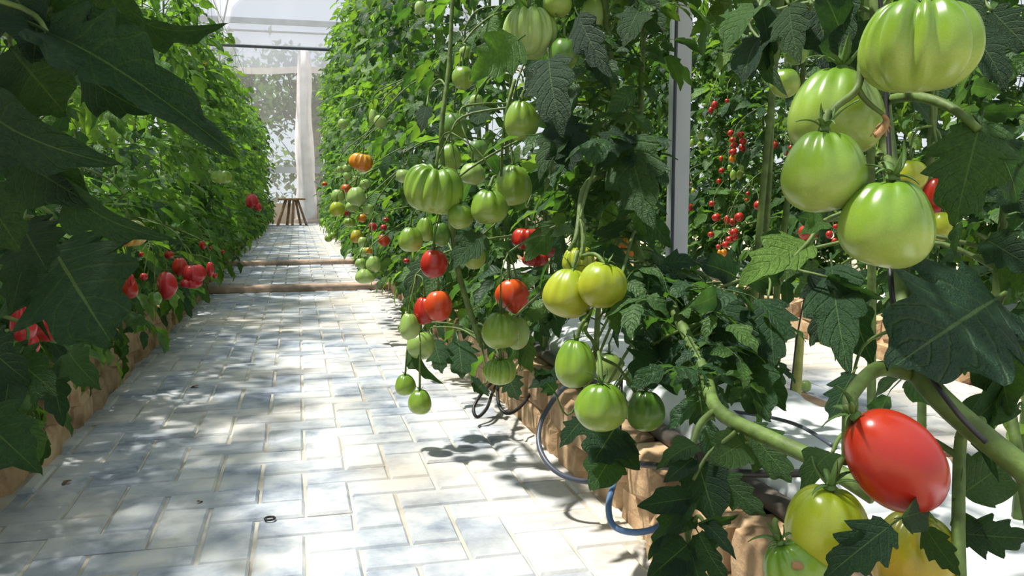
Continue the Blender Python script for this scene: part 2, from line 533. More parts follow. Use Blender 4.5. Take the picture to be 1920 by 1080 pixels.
kr = random.Random(8)
BL, BD, BH = 0.205, 0.115, 0.098
BLOCKS = [block_mesh(BL, BD, BH, kr) for _ in range(7)]


def kerb(x, side, y0, y1, zfun, label):
    k = empty('stone_kerb', (x, y0, 0), label, 'kerb')
    for course in (0, 1):
        y = y0 + (0.11 if course else 0)
        while y < y1:
            s = kr.uniform(0.9, 1.06)
            M = Matrix.Translation((x + side * (BD / 2 + kr.uniform(-0.02, 0.02) + course * 0.004), y, zfun(y) - 0.01 + course * BH * 0.985)) @ Matrix.Rotation(kr.gauss(0, 0.07), 4, 'Z') @ Matrix.Rotation(kr.gauss(0, 0.012), 4, 'X') @ Matrix.Diagonal((kr.uniform(0.95, 1.05), s, kr.uniform(0.97, 1.02), 1))
            link('stone_block', kr.choice(BLOCKS), k, M)
            y += BL * s * 1.055
    return k


def zpath(y): return 0 if y < YS1 else (Z1 if y < YS2 else Z2)


kerb(PR, 1, 1.05, YEND - 0.1, zpath, 'tan stone-block kerb edging the bed right of the path')
kerb(PL, -1, 1.05, YEND - 0.1, zpath, 'tan stone-block kerb edging the bed left of the path')
kerb(2.52, 1, 1.2, 14, lambda y: 0, 'pinkish stone-block kerb beyond the pale side path on the right')
kerb(1.36, -1, 0.6, 14, lambda y: 0, 'stone-block kerb on the far side of the right bed, behind the white bags')


def bed(name, x0, x1, y0, y1):
    b = MB()
    nx, ny = 6, 40
    v = [(x0 + (x1 - x0) * i / nx, y0 + (y1 - y0) * j / ny, 0.115 + kr.uniform(-0.012, 0.012)) for j in range(ny + 1) for i in range(nx + 1)]
    f = [(j * (nx + 1) + i, j * (nx + 1) + i + 1, (j + 1) * (nx + 1) + i + 1, (j + 1) * (nx + 1) + i) for j in range(ny) for i in range(nx)]
    return tag(b.add(v, f).build(name, SOIL), kind='structure')


bed('bed_soil', PR + 0.10, 1.27, 0.3, YEND)
bed('bed_soil', -1.5, PL - 0.10, 0.3, YEND)
bed('bed_soil', 2.62, 3.4, 0.6, 16)


def bag_mesh(L, Wd, H, seed):
    rng = random.Random(seed)
    nu, nv = 26, 18
    v, f = [], []
    ph = [rng.uniform(0, 6.28) for _ in range(6)]
    for i in range(nu + 1):
        t = i / nu
        y = (t - 0.5) * L
        e = min(1.0, (1 - abs(2 * t - 1)) * 5.5) ** 0.5
        e = max(e, 0.06)
        for j in range(nv):
            w = 2 * math.pi * j / nv
            cx, cz = math.cos(w), math.sin(w)
            sx = abs(cx) ** 0.75 * (1 if cx > 0 else -1)
            sz = abs(cz) ** 0.7 * (1 if cz > 0 else -1)
            wr = 0.008 * math.sin(9 * w + 14 * t + ph[0]) * math.sin(23 * t + ph[1]) + 0.010 * math.sin(5 * w + 31 * t + ph[2]) * (1.15 - e)
            lump = 1 + 0.07 * math.sin(11 * t + ph[3]) + 0.04 * math.sin(26 * t + ph[4])
            x = sx * (Wd / 2) * (0.80 + 0.20 * e) + wr
            z = H / 2 + sz * (H / 2) * e * (lump if sz > 0 else 1) + (wr if sz > 0 else 0)
            v.append((x, y, z))
    for i in range(nu):
        for j in range(nv):
            k = (j + 1) % nv
            f.append((i * nv + k, i * nv + j, (i + 1) * nv + j, (i + 1) * nv + k))
    f += [tuple(range(nv)), tuple(reversed(range(nu * nv, (nu + 1) * nv)))]
    return mesh('bag', v, f, BAG)


BAGS = [bag_mesh(1.02, 0.36, 0.16, s) for s in range(4)]


def bag_row(x, ys, where, grp):
    for i, y in enumerate(ys):
        t = empty('grow_bag', (x, y, 0.12), f'white plastic grow bag lying in the {where}, {nth(i + 1)} from the camera', 'grow bag', grp)
        M = Matrix.Translation((x + kr.uniform(-0.015, 0.015), y, 0.118)) @ Matrix.Rotation(kr.gauss(0, 0.02), 4, 'Z')
        bo = link('bag', BAGS[i % 4], t, M)
        pr = MB()
        bv = BVHTree.FromPolygons([M @ q.co for q in bo.data.vertices], [tuple(q.vertices) for q in bo.data.polygons])
        for k in range(6):   # printed green strokes on the upper face
            g = []
            for a in range(3):
                for c in range(3):
                    hit = bv.ray_cast(Vector((x - 0.02 + 0.012 * a + 0.012 * (k % 2), y + 0.20 + 0.04 * k + 0.008 * c, 1)), Vector((0, 0, -1)))[0]
                    g.append(hit + Vector((0, 0, 0.0015)))
            pr.add(g, [(0, 3, 4, 1), (1, 4, 5, 2), (3, 6, 7, 4), (4, 7, 8, 5)])
        if where.startswith('right bed') and i == 1:
            pm = pr.build('printed_mark', BAGPRINT, None, False); pm.parent = bo; pm.matrix_parent_inverse = M.inverted(); tag(pm, 'green print strokes')


bag_row(0.98, [0.62 + 1.06 * i for i in range(10)], 'right bed beside the path', 'grow bags of the right bed')
bag_row(-1.06, [1.3 + 1.06 * i for i in range(9)], 'left bed beside the path', 'grow bags of the left bed')
bag_row(2.95, [1.8 + 1.06 * i for i in range(7)], 'bed beyond the side path', 'grow bags beyond the side path')

for x, lab in ((0.776, 'dark feed pipe lying along the right bed behind the kerb'), (-0.85, 'dark feed pipe lying along the left bed behind the kerb')):
    tag(MB().tube([(x + 0.006 * math.sin(y * 2.3), y, 0.205 + 0.004 * math.sin(y * 3)) for y in [0.8 + 0.5 * i for i in range(28)]], 0.019, 10, 3).build('feed_pipe', PIPE), lab, 'pipe')

# drip tubes
def hose(name, pts, r, mat, label):
    return tag(MB().tube([W(*p) for p in pts], r, 8, 6).build(name, mat), label, 'hose')


hose('drip_tube', [(1075, 712, 2.25), (1045, 740, 2.12), (1015, 790, 2.03), (1012, 840, 1.97), (1040, 882, 1.92), (1090, 902, 1.9), (1150, 898, 1.92), (1200, 880, 1.98)], 0.0062, GREYTUBE, 'grey-blue drip tube in a wide loop over the right kerb')
hose('drip_tube', [(1160, 880, 1.80), (1150, 910, 1.70), (1141, 950, 1.64), (1150, 985, 1.60), (1185, 998, 1.58), (1230, 990, 1.60), (1270, 960, 1.66)], 0.0062, BLUETUBE, 'bright blue drip tube hooked over the nearest kerb stones')
hose('drip_tube', [(925, 715, 2.95), (903, 738, 2.78), (888, 765, 2.72), (895, 782, 2.70), (913, 765, 2.74), (924, 735, 2.86), (940, 705, 2.95)], 0.0055, BLACK, 'thin black drip tube loop hanging over the kerb, left of its twin')
hose('drip_tube', [(938, 700, 2.80), (933, 735, 2.64), (938, 765, 2.56), (955, 775, 2.54), (980, 758, 2.60), (1002, 722, 2.72), (1012, 680, 2.8)], 0.0055, BLACK, 'thin black drip tube loop beneath the lowest ribbed tomato')
hose('drip_tube', [(1165, 700, 1.95), (1162, 800, 1.85), (1158, 890, 1.82)], 0.0045, BLACK, 'black drip spike line standing upright beside the blue loop')
hose('drip_tube', [(1200, 870, 1.75), (1300, 880, 1.60), (1420, 888, 1.45), (1560, 885, 1.30)], 0.007, BLACK, 'black drip line lying across the nearest white grow bag')
hose('drip_tube', [(1270, 760, 2.0), (1400, 775, 1.75), (1490, 795, 1.55), (1560, 835, 1.35)], 0.0035, GREYTUBE, 'thin dark blue drip line crossing the pale stump')

# ------------------------------------------------------------------ greenhouse shell
def sheet(name, pts, mat, kind='structure', nx=1):
    return tag(MB().add(pts, [(0, 1, 2, 3)]).build(name, mat, smooth=False), kind=kind)


EW = 21.5
XL, XR = -9.5, 10.5
wb = empty('wall_end', (0, EW, 0), kind='structure')
MB().box(((XL + XR) / 2, EW + 0.12, 0.25), (XR - XL, 0.24, 0.66)).build('low_wall', RENDER_W, wb, False)
MB().box(((XL + XR) / 2, EW + 0.10, 1.38), (XR - XL, 0.06, 0.15)).build('rail', METAL, wb, False)
MB().add([(XL, EW + 0.1, 0.55), (XR, EW + 0.1, 0.55), (XR, EW + 0.1, 4.0), (XL, EW + 0.1, 3.5)], [(0, 1, 2, 3)]).build('net_panel', NET, wb, False)
MB().add([(XL, EW + 0.04, 3.45), (XR, EW + 0.04, 4.1), (XR, EW + 0.04, 7.2), (XL, EW + 0.04, 7.2)], [(0, 1, 2, 3)]).build('film_panel', FILM_W, wb, False)
for z, h in ((4.85, 0.13), (4.62, 0.035), (5.9, 0.06)):
    MB().box(((XL + XR) / 2, EW - 0.02, z), (XR - XL, 0.06, h)).build('purlin', METAL, wb, False)
v = [(XL + (XR - XL) * i / 40, EW + 0.02 - 0.02 * (k % 2), 3.45 + 0.65 * i / 40 + dz + 0.02 * math.sin(i * 1.7)) for i in range(41) for k, dz in enumerate((-0.09, 0.06))]
MB().add(v, [(2 * i, 2 * i + 2, 2 * i + 3, 2 * i + 1) for i in range(40)]).build('net_hem', WRAP, wb, False)
for x in (-5.5, -2.2, 4.2, 7.5):
    MB().box((x, EW + 0.0, 2.9), (0.10, 0.08, 5.0)).build('post', METAL, wb, False)
MB().tube([(-0.4, EW - 0.1, 2.15), (0.35, EW - 0.15, 1.15), (1.2, EW - 0.2, 0.7)], 0.012, 6).build('guy_rope', TWINE_W, wb)

for nm, x in (('wall_left', XL), ('wall_right', XR)):
    MBx = MB().add([(x, -6, 0.0), (x, EW, 0.0), (x, EW, 4.4), (x, -6, 4.4)], [(0, 1, 2, 3)])
    tag(MBx.build(nm, NET, smooth=False), kind='structure')
# roof: film arches running along y
v, f = [], []
spans = 5
nseg = 8
sp = (XR - XL) / spans
for s in range(spans):
    b0 = len(v)
    for k in range(nseg + 1):
        a = math.pi * k / nseg
        x = XL + sp * (s + 0.5) - math.cos(a) * sp / 2
        z = 4.4 + 1.6 * math.sin(a) ** 0.9
        for y in (-6, EW): v.append((x, y, z))
    f += [(b0 + 2 * k, b0 + 2 * k + 2, b0 + 2 * k + 3, b0 + 2 * k + 1) for k in range(nseg)]
ceil = tag(MB().add(v, f).build('ceiling', FILM, smooth=True), kind='structure')
for y in range(0, 21, 4):
    b = MB()
    for s in range(spans):
        b.tube([(XL + sp * (s + 0.5) - math.cos(math.pi * k / nseg) * sp / 2, y, 4.37 + 1.58 * math.sin(math.pi * k / nseg) ** 0.9) for k in range(nseg + 1)], 0.022, 6, 1)
    b.build('roof_hoop', METAL, ceil)

# white posts in the right bed
posts = [(1270, 600, 2.6), None]
pc = W(1268, 500, 2.75)
def white_post(x, y, label, s=0.052):
    t = empty('steel_post', (x, y, 0.1), label, 'post')
    MB().box((x, y, 2.25), (s, s, 4.3)).build('shaft', METAL, t, False)
    MB().box((x, y, 0.135), (0.11, 0.11, 0.012)).build('base_plate', METAL, t, False)
    MB().tube([(x - s / 2 - 0.004, y - s / 2 - 0.004, 0.15), (x - s / 2 - 0.004, y - s / 2 - 0.004, 4.3)], 0.006, 6).build('cable', GREYTUBE, t)
white_post(pc.x, pc.y, 'pale steel post rising from the right bed behind the middle tomatoes')
white_post(pc.x, pc.y + 6, 'pale steel post farther along the right bed, mostly hidden by vines')

# column wrapped in white cloth at the end of the path
cx, cy = W(570, 300, 20.6).x, W(570, 300, 20.6).y
col = empty('wrapped_column', (cx, cy, Z2), 'white cloth-wrapped column standing at the end of the path', 'column')
v, f = [], []
n = 24
hs = [0.10, 0.5, 0.9, 1.3, 1.7, 2.1, 2.5, 2.9, 3.3, 3.75, 4.2]
for i, z in enumerate(hs):
    for j in range(n):
        w = 2 * math.pi * j / n
        rr = (0.255 - 0.028 * z + 0.012 * math.sin(z * 4.1)) * (1 + 0.07 * math.sin(7 * w + z) + 0.05 * math.sin(11 * w - 2 * z))
        v.append((cx + 0.05 * z / 4 + 0.02 * math.sin(z * 2) + rr * math.cos(w), cy + rr * math.sin(w), z))
for i in range(len(hs) - 1):
    for j in range(n):
        k = (j + 1) % n
        f.append((i * n + j, i * n + k, (i + 1) * n + k, (i + 1) * n + j))
f += [tuple(reversed(range(n))), tuple(range((len(hs) - 1) * n, len(hs) * n))]
MB().add(v, f).build('cloth_wrap', WRAP, col)
MB().box((cx, cy, Z2 + 0.05), (0.62, 0.5, 0.12)).build('footing', RENDER_W, col, False)

# wooden trestle stool
sx_, sy_ = W(546, 400, 19.2).x, W(546, 400, 19.2).y
st = empty('wooden_stool', (sx_, sy_, Z2), 'brown wooden stool with splayed legs at the end of the path', 'stool')
b = MB(); nn = 18
for z, r_ in ((0.60, 0.29), (0.61, 0.30), (0.635, 0.30), (0.645, 0.29)):
    b.v += [Vector((sx_ + 0.02 + r_ * math.cos(2 * math.pi * j / nn), sy_ + 0.22 * r_ / 0.3 * math.sin(2 * math.pi * j / nn), z + Z2 - 0.03)) for j in range(nn)]
b.uv = [(0.5, 0.5)] * len(b.v)
for i in range(3):
    b.f += [(i * nn + j, i * nn + (j + 1) % nn, (i + 1) * nn + (j + 1) % nn, (i + 1) * nn + j) for j in range(nn)]
b.f += [tuple(reversed(range(nn))), tuple(range(3 * nn, 4 * nn))]
b.build('seat', WOODM, st)
for (tx, bx, by) in ((-0.10, -0.30, -0.16), (-0.02, -0.10, 0.2), (0.06, 0.02, -0.2), (0.10, 0.20, 0.18), (0.14, 0.33, -0.14)):
    a, c = Vector((sx_ + tx, sy_ + by * 0.4, 0.60 + Z2)), Vector((sx_ + bx, sy_ + by, Z2))
    MB().tube([a, c], [0.033, 0.033], 4, 1).build('leg', WOODM, st, False)

# crossbar and overhead wires
tag(MB().tube([(-4.0, 14, 3.05), (6.0, 14, 3.0)], 0.028, 8, 1).build('crossbar', DARKBAR), 'dark horizontal pipe spanning over the path high up', 'pipe')
for x, lab in ((0.82, 'overhead support wire above the right row'), (-0.92, 'overhead support wire above the left row'), (2.95, 'overhead support wire above the row beyond the side path')):
    tag(MB().tube([(x, -1, 3.08), (x, 10, 3.07), (x, EW, 3.08)], 0.003, 5, 2).build('support_wire', DARKBAR), lab, 'wire')

# ------------------------------------------------------------------ leaf meshes
def leaflet(L, Wd, rng, nst=13, lobes=3, droop=0.5, fold=0.25, depth=0.34, twist=0.0):
    """one lobed leaflet: base at origin, along +y, upper face +z"""
    v, f, uv = [], [], []
    ph = rng.uniform(0, 1)
    pr = rng.uniform(0, 6.28)
    cols = (-1, -0.55, 0, 0.55, 1)
    y, z, ang = 0.0, 0.0, droop * 0.15
    for i in range(nst):
        t = i / (nst - 1)
        env = (math.sin(math.pi * min(1, (t * 0.97 + 0.03) ** 0.72)) ** 0.8) * (1 - 0.25 * t) if t < 1 else 0.0
        a = -ang + 0.0
        for c in cols:
            side = 1 if c > 0 else -1
            lp = (t * lobes + ph + 0.22 * (side > 0)) % 1.0
            saw = (lp / 0.72) if lp < 0.72 else (1 - lp) / 0.28
            lob = 1 - depth * (1 - saw) * (0.35 + 0.65 * abs(c) ** 2) * (1 if 0.02 < t < 0.93 else 0.3)
            hw = Wd / 2 * env * lob * 1.25
            x = c * hw
            fwd = abs(c) ** 1.5 * 0.10 * L * saw * env
            zz = abs(x) * fold - 0.10 * abs(c) ** 3 * Wd * 0.5 * env + 0.026 * L * math.sin(pr + 11 * t + 2.5 * c) * abs(c)
            yy = y + fwd * math.cos(ang)
            zzz = z + zz - fwd * math.sin(ang)
            if twist:
                w = twist * t
                x, zz2 = x * math.cos(w) - zz * math.sin(w), x * math.sin(w) + zz * math.cos(w)
                zzz = z + zz2
            v.append((x, yy, zzz)); uv.append((0.5 + c * 0.5, t))
        st_ = L / (nst - 1)
        y += math.cos(ang) * st_; z -= math.sin(ang) * st_
        ang += droop / (nst - 1)
    m = len(cols)
    for i in range(nst - 1):
        for j in range(m - 1):
            f.append((i * m + j, i * m + j + 1, (i + 1) * m + j + 1, (i + 1) * m + j))
    return [Vector(p) for p in v], f, uv


def compound_leaf(seed, mat, L=0.34, pairs=3, droop=0.9, size=1.0, nst=12):
    rng = random.Random(seed)
    b = MB()
    # rachis: curve in the yz plane
    pts, ang, p = [], 0.0 - 0.25, Vector((0, 0, 0))
    n = 9
    for i in range(n):
        pts.append(p.copy())
        p = p + Vector((0.010 * math.sin(i * 0.9 + seed), math.cos(ang), -math.sin(ang))) * (L / (n - 1))
        ang += droop / (n - 1)
    b.tube(pts, [0.0034, 0.0015], 5, 1)

    def at(t):
        u = t * (n - 1); k = min(int(u), n - 2)
        d = (pts[k + 1] - pts[k]).normalized()
        return pts[k].lerp(pts[k + 1], u - k), d

    def put(t, azi, ll, ww, dr, small=False):
        q, d = at(t)
        X = Vector((1, 0, 0)); Z = X.cross(d).normalized()
        fr = Matrix((X, d, Z)).transposed().to_4x4()
        M = Matrix.Translation(q) @ fr @ Matrix.Rotation(azi, 4, 'Z') @ Matrix.Rotation(rng.gauss(0, 0.30), 4, 'Y') @ Matrix.Rotation(rng.gauss(-0.15, 0.2), 4, 'X')
        pet = ll * (0.16 if not small else 0.25)
        v, f, uv = leaflet(ll, ww, rng, nst if not small else 7, 2 if small else rng.choice((2, 3, 3)), dr, rng.uniform(0.12, 0.4), 0.36 if not small else 0.2, rng.gauss(0, 0.25))
        o = Vector((0, pet, 0))
        b.tube([M @ Vector((0, 0, 0)), M @ o], [0.0014, 0.001], 4, 1, False)
        b.add([M @ (x + o) for x in v], f, uv)

    for k in range(pairs):
        t = 0.30 + 0.52 * k / max(1, pairs - 1)
        for s in (-1, 1):
            ll = L * size * rng.uniform(0.27, 0.36) * (1.0 - 0.10 * abs(k - 1))
            put(t + rng.uniform(-0.03, 0.03), s * rng.uniform(0.85, 1.3), ll, ll * rng.uniform(0.52, 0.66), rng.uniform(0.3, 1.0))
        if k:
            for s in (-1, 1):
                ll = L * size * rng.uniform(0.07, 0.12)
                put(t - 0.12 + rng.uniform(-0.03, 0.03), s * rng.uniform(1.1, 1.5), ll, ll * 0.75, 0.3, True)
    ll = L * size * rng.uniform(0.36, 0.46)
    put(1.0, rng.uniform(-0.15, 0.15), ll, ll * rng.uniform(0.5, 0.62), rng.uniform(0.3, 0.9))
    me = mesh('leaf', b.v, b.f, mat, True, b.uv)
    sm = np.array([tuple(q) for q in b.v])[::23]
    return me, sm


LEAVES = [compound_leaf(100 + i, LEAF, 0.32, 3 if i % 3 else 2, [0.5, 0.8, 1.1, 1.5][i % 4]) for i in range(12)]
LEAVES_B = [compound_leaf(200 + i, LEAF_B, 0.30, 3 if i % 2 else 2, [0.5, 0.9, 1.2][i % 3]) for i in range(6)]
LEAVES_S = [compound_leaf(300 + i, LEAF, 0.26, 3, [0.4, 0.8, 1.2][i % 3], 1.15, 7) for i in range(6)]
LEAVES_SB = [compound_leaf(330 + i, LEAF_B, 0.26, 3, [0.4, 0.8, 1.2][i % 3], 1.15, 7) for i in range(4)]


def single_leaflet(seed, mat, droop, fold, lobes, wd=0.52, depth=0.34):
    rng = random.Random(seed)
    v, f, uv = leaflet(1.0, wd, rng, 26, lobes, droop, fold, depth, rng.gauss(0, 0.12))
    e = v[-3] - v[2]
    # rotate so that the tip lies on +y
    a = math.atan2(e.z, e.y)
    Rm = Matrix.Rotation(-a, 3, 'X') * (1.0 / e.length)
    v = [Rm @ p for p in v]
    b = MB().add(v, f, uv)
    b.tube([Vector((0, -0.16, -0.03)), Vector((0, -0.05, 0)), Vector((0, 0.04, 0.0))], [0.013, 0.010], 5, 3)
    me = mesh('leaf', b.v, b.f, mat, True, b.uv)
    md = None
    return me


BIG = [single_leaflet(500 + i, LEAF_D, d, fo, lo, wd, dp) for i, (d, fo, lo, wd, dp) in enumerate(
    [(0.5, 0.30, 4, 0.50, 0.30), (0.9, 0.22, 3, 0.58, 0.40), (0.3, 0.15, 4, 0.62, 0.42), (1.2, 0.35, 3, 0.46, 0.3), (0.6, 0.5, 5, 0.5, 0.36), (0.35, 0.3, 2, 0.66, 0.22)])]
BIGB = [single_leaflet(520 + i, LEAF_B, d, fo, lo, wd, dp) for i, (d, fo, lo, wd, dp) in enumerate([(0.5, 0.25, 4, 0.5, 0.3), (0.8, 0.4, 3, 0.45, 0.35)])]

# ------------------------------------------------------------------ tomatoes
def tomato_mesh(kind, seed, mat, nu, nv):
    rng = random.Random(seed)
    P = {   # height ratio, pear, ribs, groove depth, dimple, squareness, lumps
        'beef': (0.78, 0.02, rng.choice((11, 12, 13)), 0.29, 0.22, 0.12, 0.07),
        'heart': (0.96, 0.15, rng.choice((7, 8)), 0.11, 0.12, 0.05, 0.04),
        'round': (0.94, 0.0, 7, 0.055, 0.10, 0.05, 0.02),
        'plum': (1.32, 0.04, 6, 0.018, 0.05, 0.03, 0.015),
        'knob': (1.15, -0.08, 4, 0.09, 0.03, 0.0, 0.15),
        'cherry': (1.2, 0.0, 5, 0.0, 0.05, 0.0, 0.0),
    }[kind]
    hr, pear, nr, gd, dim, sq, lump = P
    offs = [rng.uniform(-0.25, 0.25) for _ in range(nr)]
    amp = [rng.uniform(0.6, 1.25) for _ in range(nr)]
    ph = [rng.uniform(0, 6.28) for _ in range(4)]
    v, f = [], []
    for i in range(nv + 1):
        a = math.pi * i / nv
        s, c = math.sin(a), math.cos(a)
        s2 = s ** (1 - sq * 1.2)
        for j in range(nu):
            w = 2 * math.pi * j / nu
            g = 0.0
            for k in range(nr):
                d = (w - (k + offs[k]) * 2 * math.pi / nr + math.pi) % (2 * math.pi) - math.pi
                wid = 1.3 / nr
                g += amp[k] * math.exp(-(d / wid) ** 2)
            fade = 0.25 + 0.75 * max(0, math.cos(a * 0.62)) if kind in ('beef', 'knob') else max(0.12, math.cos(a * 0.60)) ** 1.3
            rr = 1 - gd * g * fade
            rr *= 1 + lump * math.sin(2 * w + ph[0]) * s + lump * 0.5 * math.sin(3 * w + ph[1] + 2 * a)
            r = s2 * rr * (1 - pear * c * 1.1)
            z = c * hr * (1 + 0.04 * math.sin(w + ph[2]))
            z -= dim * math.exp(-(r / 0.33) ** 2) * (1 if c > 0 else -0.35)
            if kind != 'plum': z += (gd * 0.5 * (1 - g) * s * max(0, c))
            if kind == 'knob' and c < 0: r *= (1 - 0.25 * c * c)
            v.append((r * math.cos(w), r * math.sin(w), z))
    for i in range(nv):
        for j in range(nu):
            k = (j + 1) % nu
            f.append((i * nu + j, (i + 1) * nu + j, (i + 1) * nu + k, i * nu + k))
    return mesh('fruit', v, f, mat), hr - dim


def sepal_geo(seed):
    rng = random.Random(seed)
    ll, ang, curl, p = rng.uniform(0.55, 0.85), rng.uniform(0.2, 1.0), rng.uniform(0.5, 2.2) * rng.choice((1, 1, -0.7)), Vector((0.05, 0, 0.03))
    X, S = Vector((1, 0, 0)), Vector((0, 1, 0))
    vv, ff, m = [], [], 7
    for i in range(m):
        t = i / (m - 1)
        hw = 0.10 * (math.sin(math.pi * min(1, 0.25 + t * 0.75)) ** 0.7) * (1 - t * 0.5) if i < m - 1 else 0.006
        N = X * -math.sin(ang) + Vector((0, 0, math.cos(ang)))
        vv += [p - S * hw + N * hw * 0.4, p - N * 0.016, p + S * hw + N * hw * 0.4, p + N * 0.016]
        p = p + (X * math.cos(ang) + Vector((0, 0, math.sin(ang)))) * (ll / (m - 1)) + S * 0.015 * math.sin(seed + 4 * t)
        ang -= curl / (m - 1)
    for i in range(m - 1):
        for j in range(4):
            q = (j + 1) % 4
            ff.append((i * 4 + j, i * 4 + q, (i + 1) * 4 + q, (i + 1) * 4 + j))
    ff.append((0, 3, 2, 1))
    return vv, ff


SEPALS = [mesh('sepal', *sepal_geo(i), CALYX) for i in range(7)]
HUB = MB().tube([(0, 0, -0.03), (0, 0, 0.04), (0, 0, 0.12)], [0.15, 0.13, 0.07], 10, 2)
HUB_M = mesh('calyx', HUB.v, HUB.f, CALYX)


def calyx_geo(seed, n=6):
    rng = random.Random(seed)
    b = MB().add(HUB.v, HUB.f)
    for k in range(n):
        Rz = Matrix.Rotation(2 * math.pi * (k + rng.uniform(-0.2, 0.2)) / n, 3, 'Z')
        vv, ff = sepal_geo(rng.randrange(7))
        b.add([Rz @ p for p in vv], ff)
    return mesh('calyx', b.v, b.f, CALYX)


CALYX_M = [calyx_geo(i) for i in range(5)]
sv = [(math.cos(2 * math.pi * k / 10) * r_ * (1 + 0.2 * math.sin(k * 2.3)), math.sin(2 * math.pi * k / 10) * r_ * 0.75, z_) for r_, z_ in ((1, -0.25), (0.75, 0.12), (0.3, 0.06)) for k in range(10)]
SCAR_M = mesh('blossom_scar', sv, [(a * 10 + k, a * 10 + (k + 1) % 10, a * 10 + 10 + (k + 1) % 10, a * 10 + 10 + k) for a in range(2) for k in range(10)] + [tuple(range(20, 30))], DRY)
MESHES = {}
KEEP = []       # (px, py, rx, ry, depth) image discs that near leaves stay clear of
SPH = []        # (centre, radius)
FRUITS = []     # for stalk building


def tomato(px, py, w, h, d, kind, col, label, name='tomato', tilt=(0, 0), keep=1.0, group=None, parts=True, top=None, spin=None, scar=None):
    rng = random.Random(int(px * 31 + py * 7))
    c = W(px, py, d)
    rad = w / 2 * d / FPX
    big = w > 60
    key = (kind, rng.randrange(3) if not big else int(px), col, big)
    if key not in MESHES:
        nu, nv = (72, 30) if big else ((36, 16) if w > 24 else (18, 10))
        MESHES[key] = tomato_mesh(kind, int(px) + 5, TM[col], nu, nv)
    me, topz = MESHES[key]
    zs = np.array([v.co.z for v in me.vertices])
    xs = np.array([v.co.x for v in me.vertices])
    hz = (h * d / FPX) / (zs.max() - zs.min())
    hx = (w * d / FPX) / (xs.max() - xs.min())
    if tilt != (0, 0): hz = hx
    if tilt != (0, 0) and kind == 'plum': hz = hx * h / w / 1.32 * 1.0
    mid = (zs.max() + zs.min()) / 2
    Rm = Matrix.Rotation(-YAW, 4, 'Z') @ Matrix.Rotation(R(tilt[0]), 4, 'Y') @ Matrix.Rotation(R(tilt[1]) - PITCH * 0.5, 4, 'X')
    M = Matrix.Translation(c) @ Rm @ Matrix.Rotation(rng.uniform(0, 6.28) if spin is None else spin, 4, 'Z') @ Matrix.Diagonal((hx, hx, hz, 1)) @ Matrix.Translation((0, 0, -mid))
    topw = M @ Vector((0, 0, topz))
    axis = (Rm @ Vector((0, 0, 1, 0))).to_3d().normalized()
    if parts:
        t = empty(name, (c.x, c.y, c.z - h / 2 * d / FPX), label, 'tomato', group)
        link('fruit', me, t, M)
        Mc = Matrix.Translation(topw) @ Rm @ Matrix.Rotation(rng.uniform(0, 6), 4, 'Z') @ Matrix.Translation((0, 0, rad * (0.10 if w > 120 else 0.03))) @ Matrix.Scale(rad * (1.0 if w > 120 else 0.76), 4)
        if w > 60:
            hub = link('calyx', HUB_M, t, Mc)
            for k in range(6):
                se = link('sepal', SEPALS[(k + int(px)) % 7], None, Matrix.Rotation(2 * math.pi * (k + rng.uniform(-0.25, 0.25)) / 6, 4, 'Z') @ Matrix.Scale(rng.uniform(0.85, 1.2), 4))
                se.parent = hub
        else:
            link('calyx', CALYX_M[rng.randrange(5)], t, Mc)
        if scar:
            sc_ = W(*scar); nrm = (sc_ - c).normalized()
            sp_ = c + nrm * rad * 0.93
            q = nrm.to_track_quat('Z', 'Y').to_matrix().to_4x4()
            link('blossom_scar', SCAR_M, t, Matrix.Translation(sp_) @ q @ Matrix.Scale(rad * 0.17, 4))
        tip = topw + axis * rad * 0.35 + Vector((0, 0, rad * 0.5)) if top is None else W(*top)
        midp = topw.lerp(tip, 0.5) + axis * rad * 0.25
        MB().tube([topw, midp, tip], [min(0.0048, rad * 0.10), min(0.0036, rad * 0.08)], 7, 4).build('stalk', STEM, t)
        FRUITS.append((tip, rad, d))
    else:
        o = link(name, me, None, M)
        tag(o, label, 'tomato', group)
        FRUITS.append((topw, rad, d))
    if keep: KEEP.append((px, py, w / 2 * keep, h / 2 * keep, d + rad))
    SPH.append((np.array(c), rad * 0.95))
    return topw


T = tomato
# --- big fruit close to the camera on the right
T(1725, 88, 220, 170, 0.86, 'beef', 'g', 'big ribbed green beefsteak tomato in the top right corner', 'beefsteak_tomato', (0, 8), top=(1745, -30, 0.90))
T(1568, 215, 172, 168, 0.98, 'heart', 'g', 'shaded green oxheart tomato behind the other foreground ones', 'oxheart_tomato', (6, 0), top=(1590, 100, 0.98))
T(1545, 322, 160, 157, 0.87, 'heart', 'g', 'green oxheart tomato with a brown scar under it, in front of the shaded one', 'oxheart_tomato', (-3, 6), top=(1556, 214, 0.88), scar=(1528, 398, 0.855))
T(1662, 420, 180, 162, 0.84, 'heart', 'g', 'large green oxheart tomato lowest in the upper right cluster', 'oxheart_tomato', (2, 8), top=(1655, 300, 0.92))
T(1706, 330, 62, 60, 1.45, 'round', 'y', 'small yellow-green tomato peeping out right of the foreground cluster', keep=0.8)
T(1757, 370, 56, 76, 1.50, 'heart', 'r', 'red tomato half hidden behind the dark drooping leaf at right', keep=0.7)
T(1768, 425, 54, 54, 1.42, 'round', 'y', 'yellowish tomato tucked below the half-hidden red one', keep=0.6)
T(1678, 863, 163, 214, 0.78, 'plum', 'r', 'large glossy red plum tomato hanging tilted in the lower right', 'plum_tomato', (-42, 0), top=(1592, 770, 0.79))
T(1550, 985, 166, 158, 0.80, 'heart', 'y', 'yellow-green ribbed tomato just below the large red plum tomato', 'oxheart_tomato', (0, 10), top=(1585, 860, 0.80))
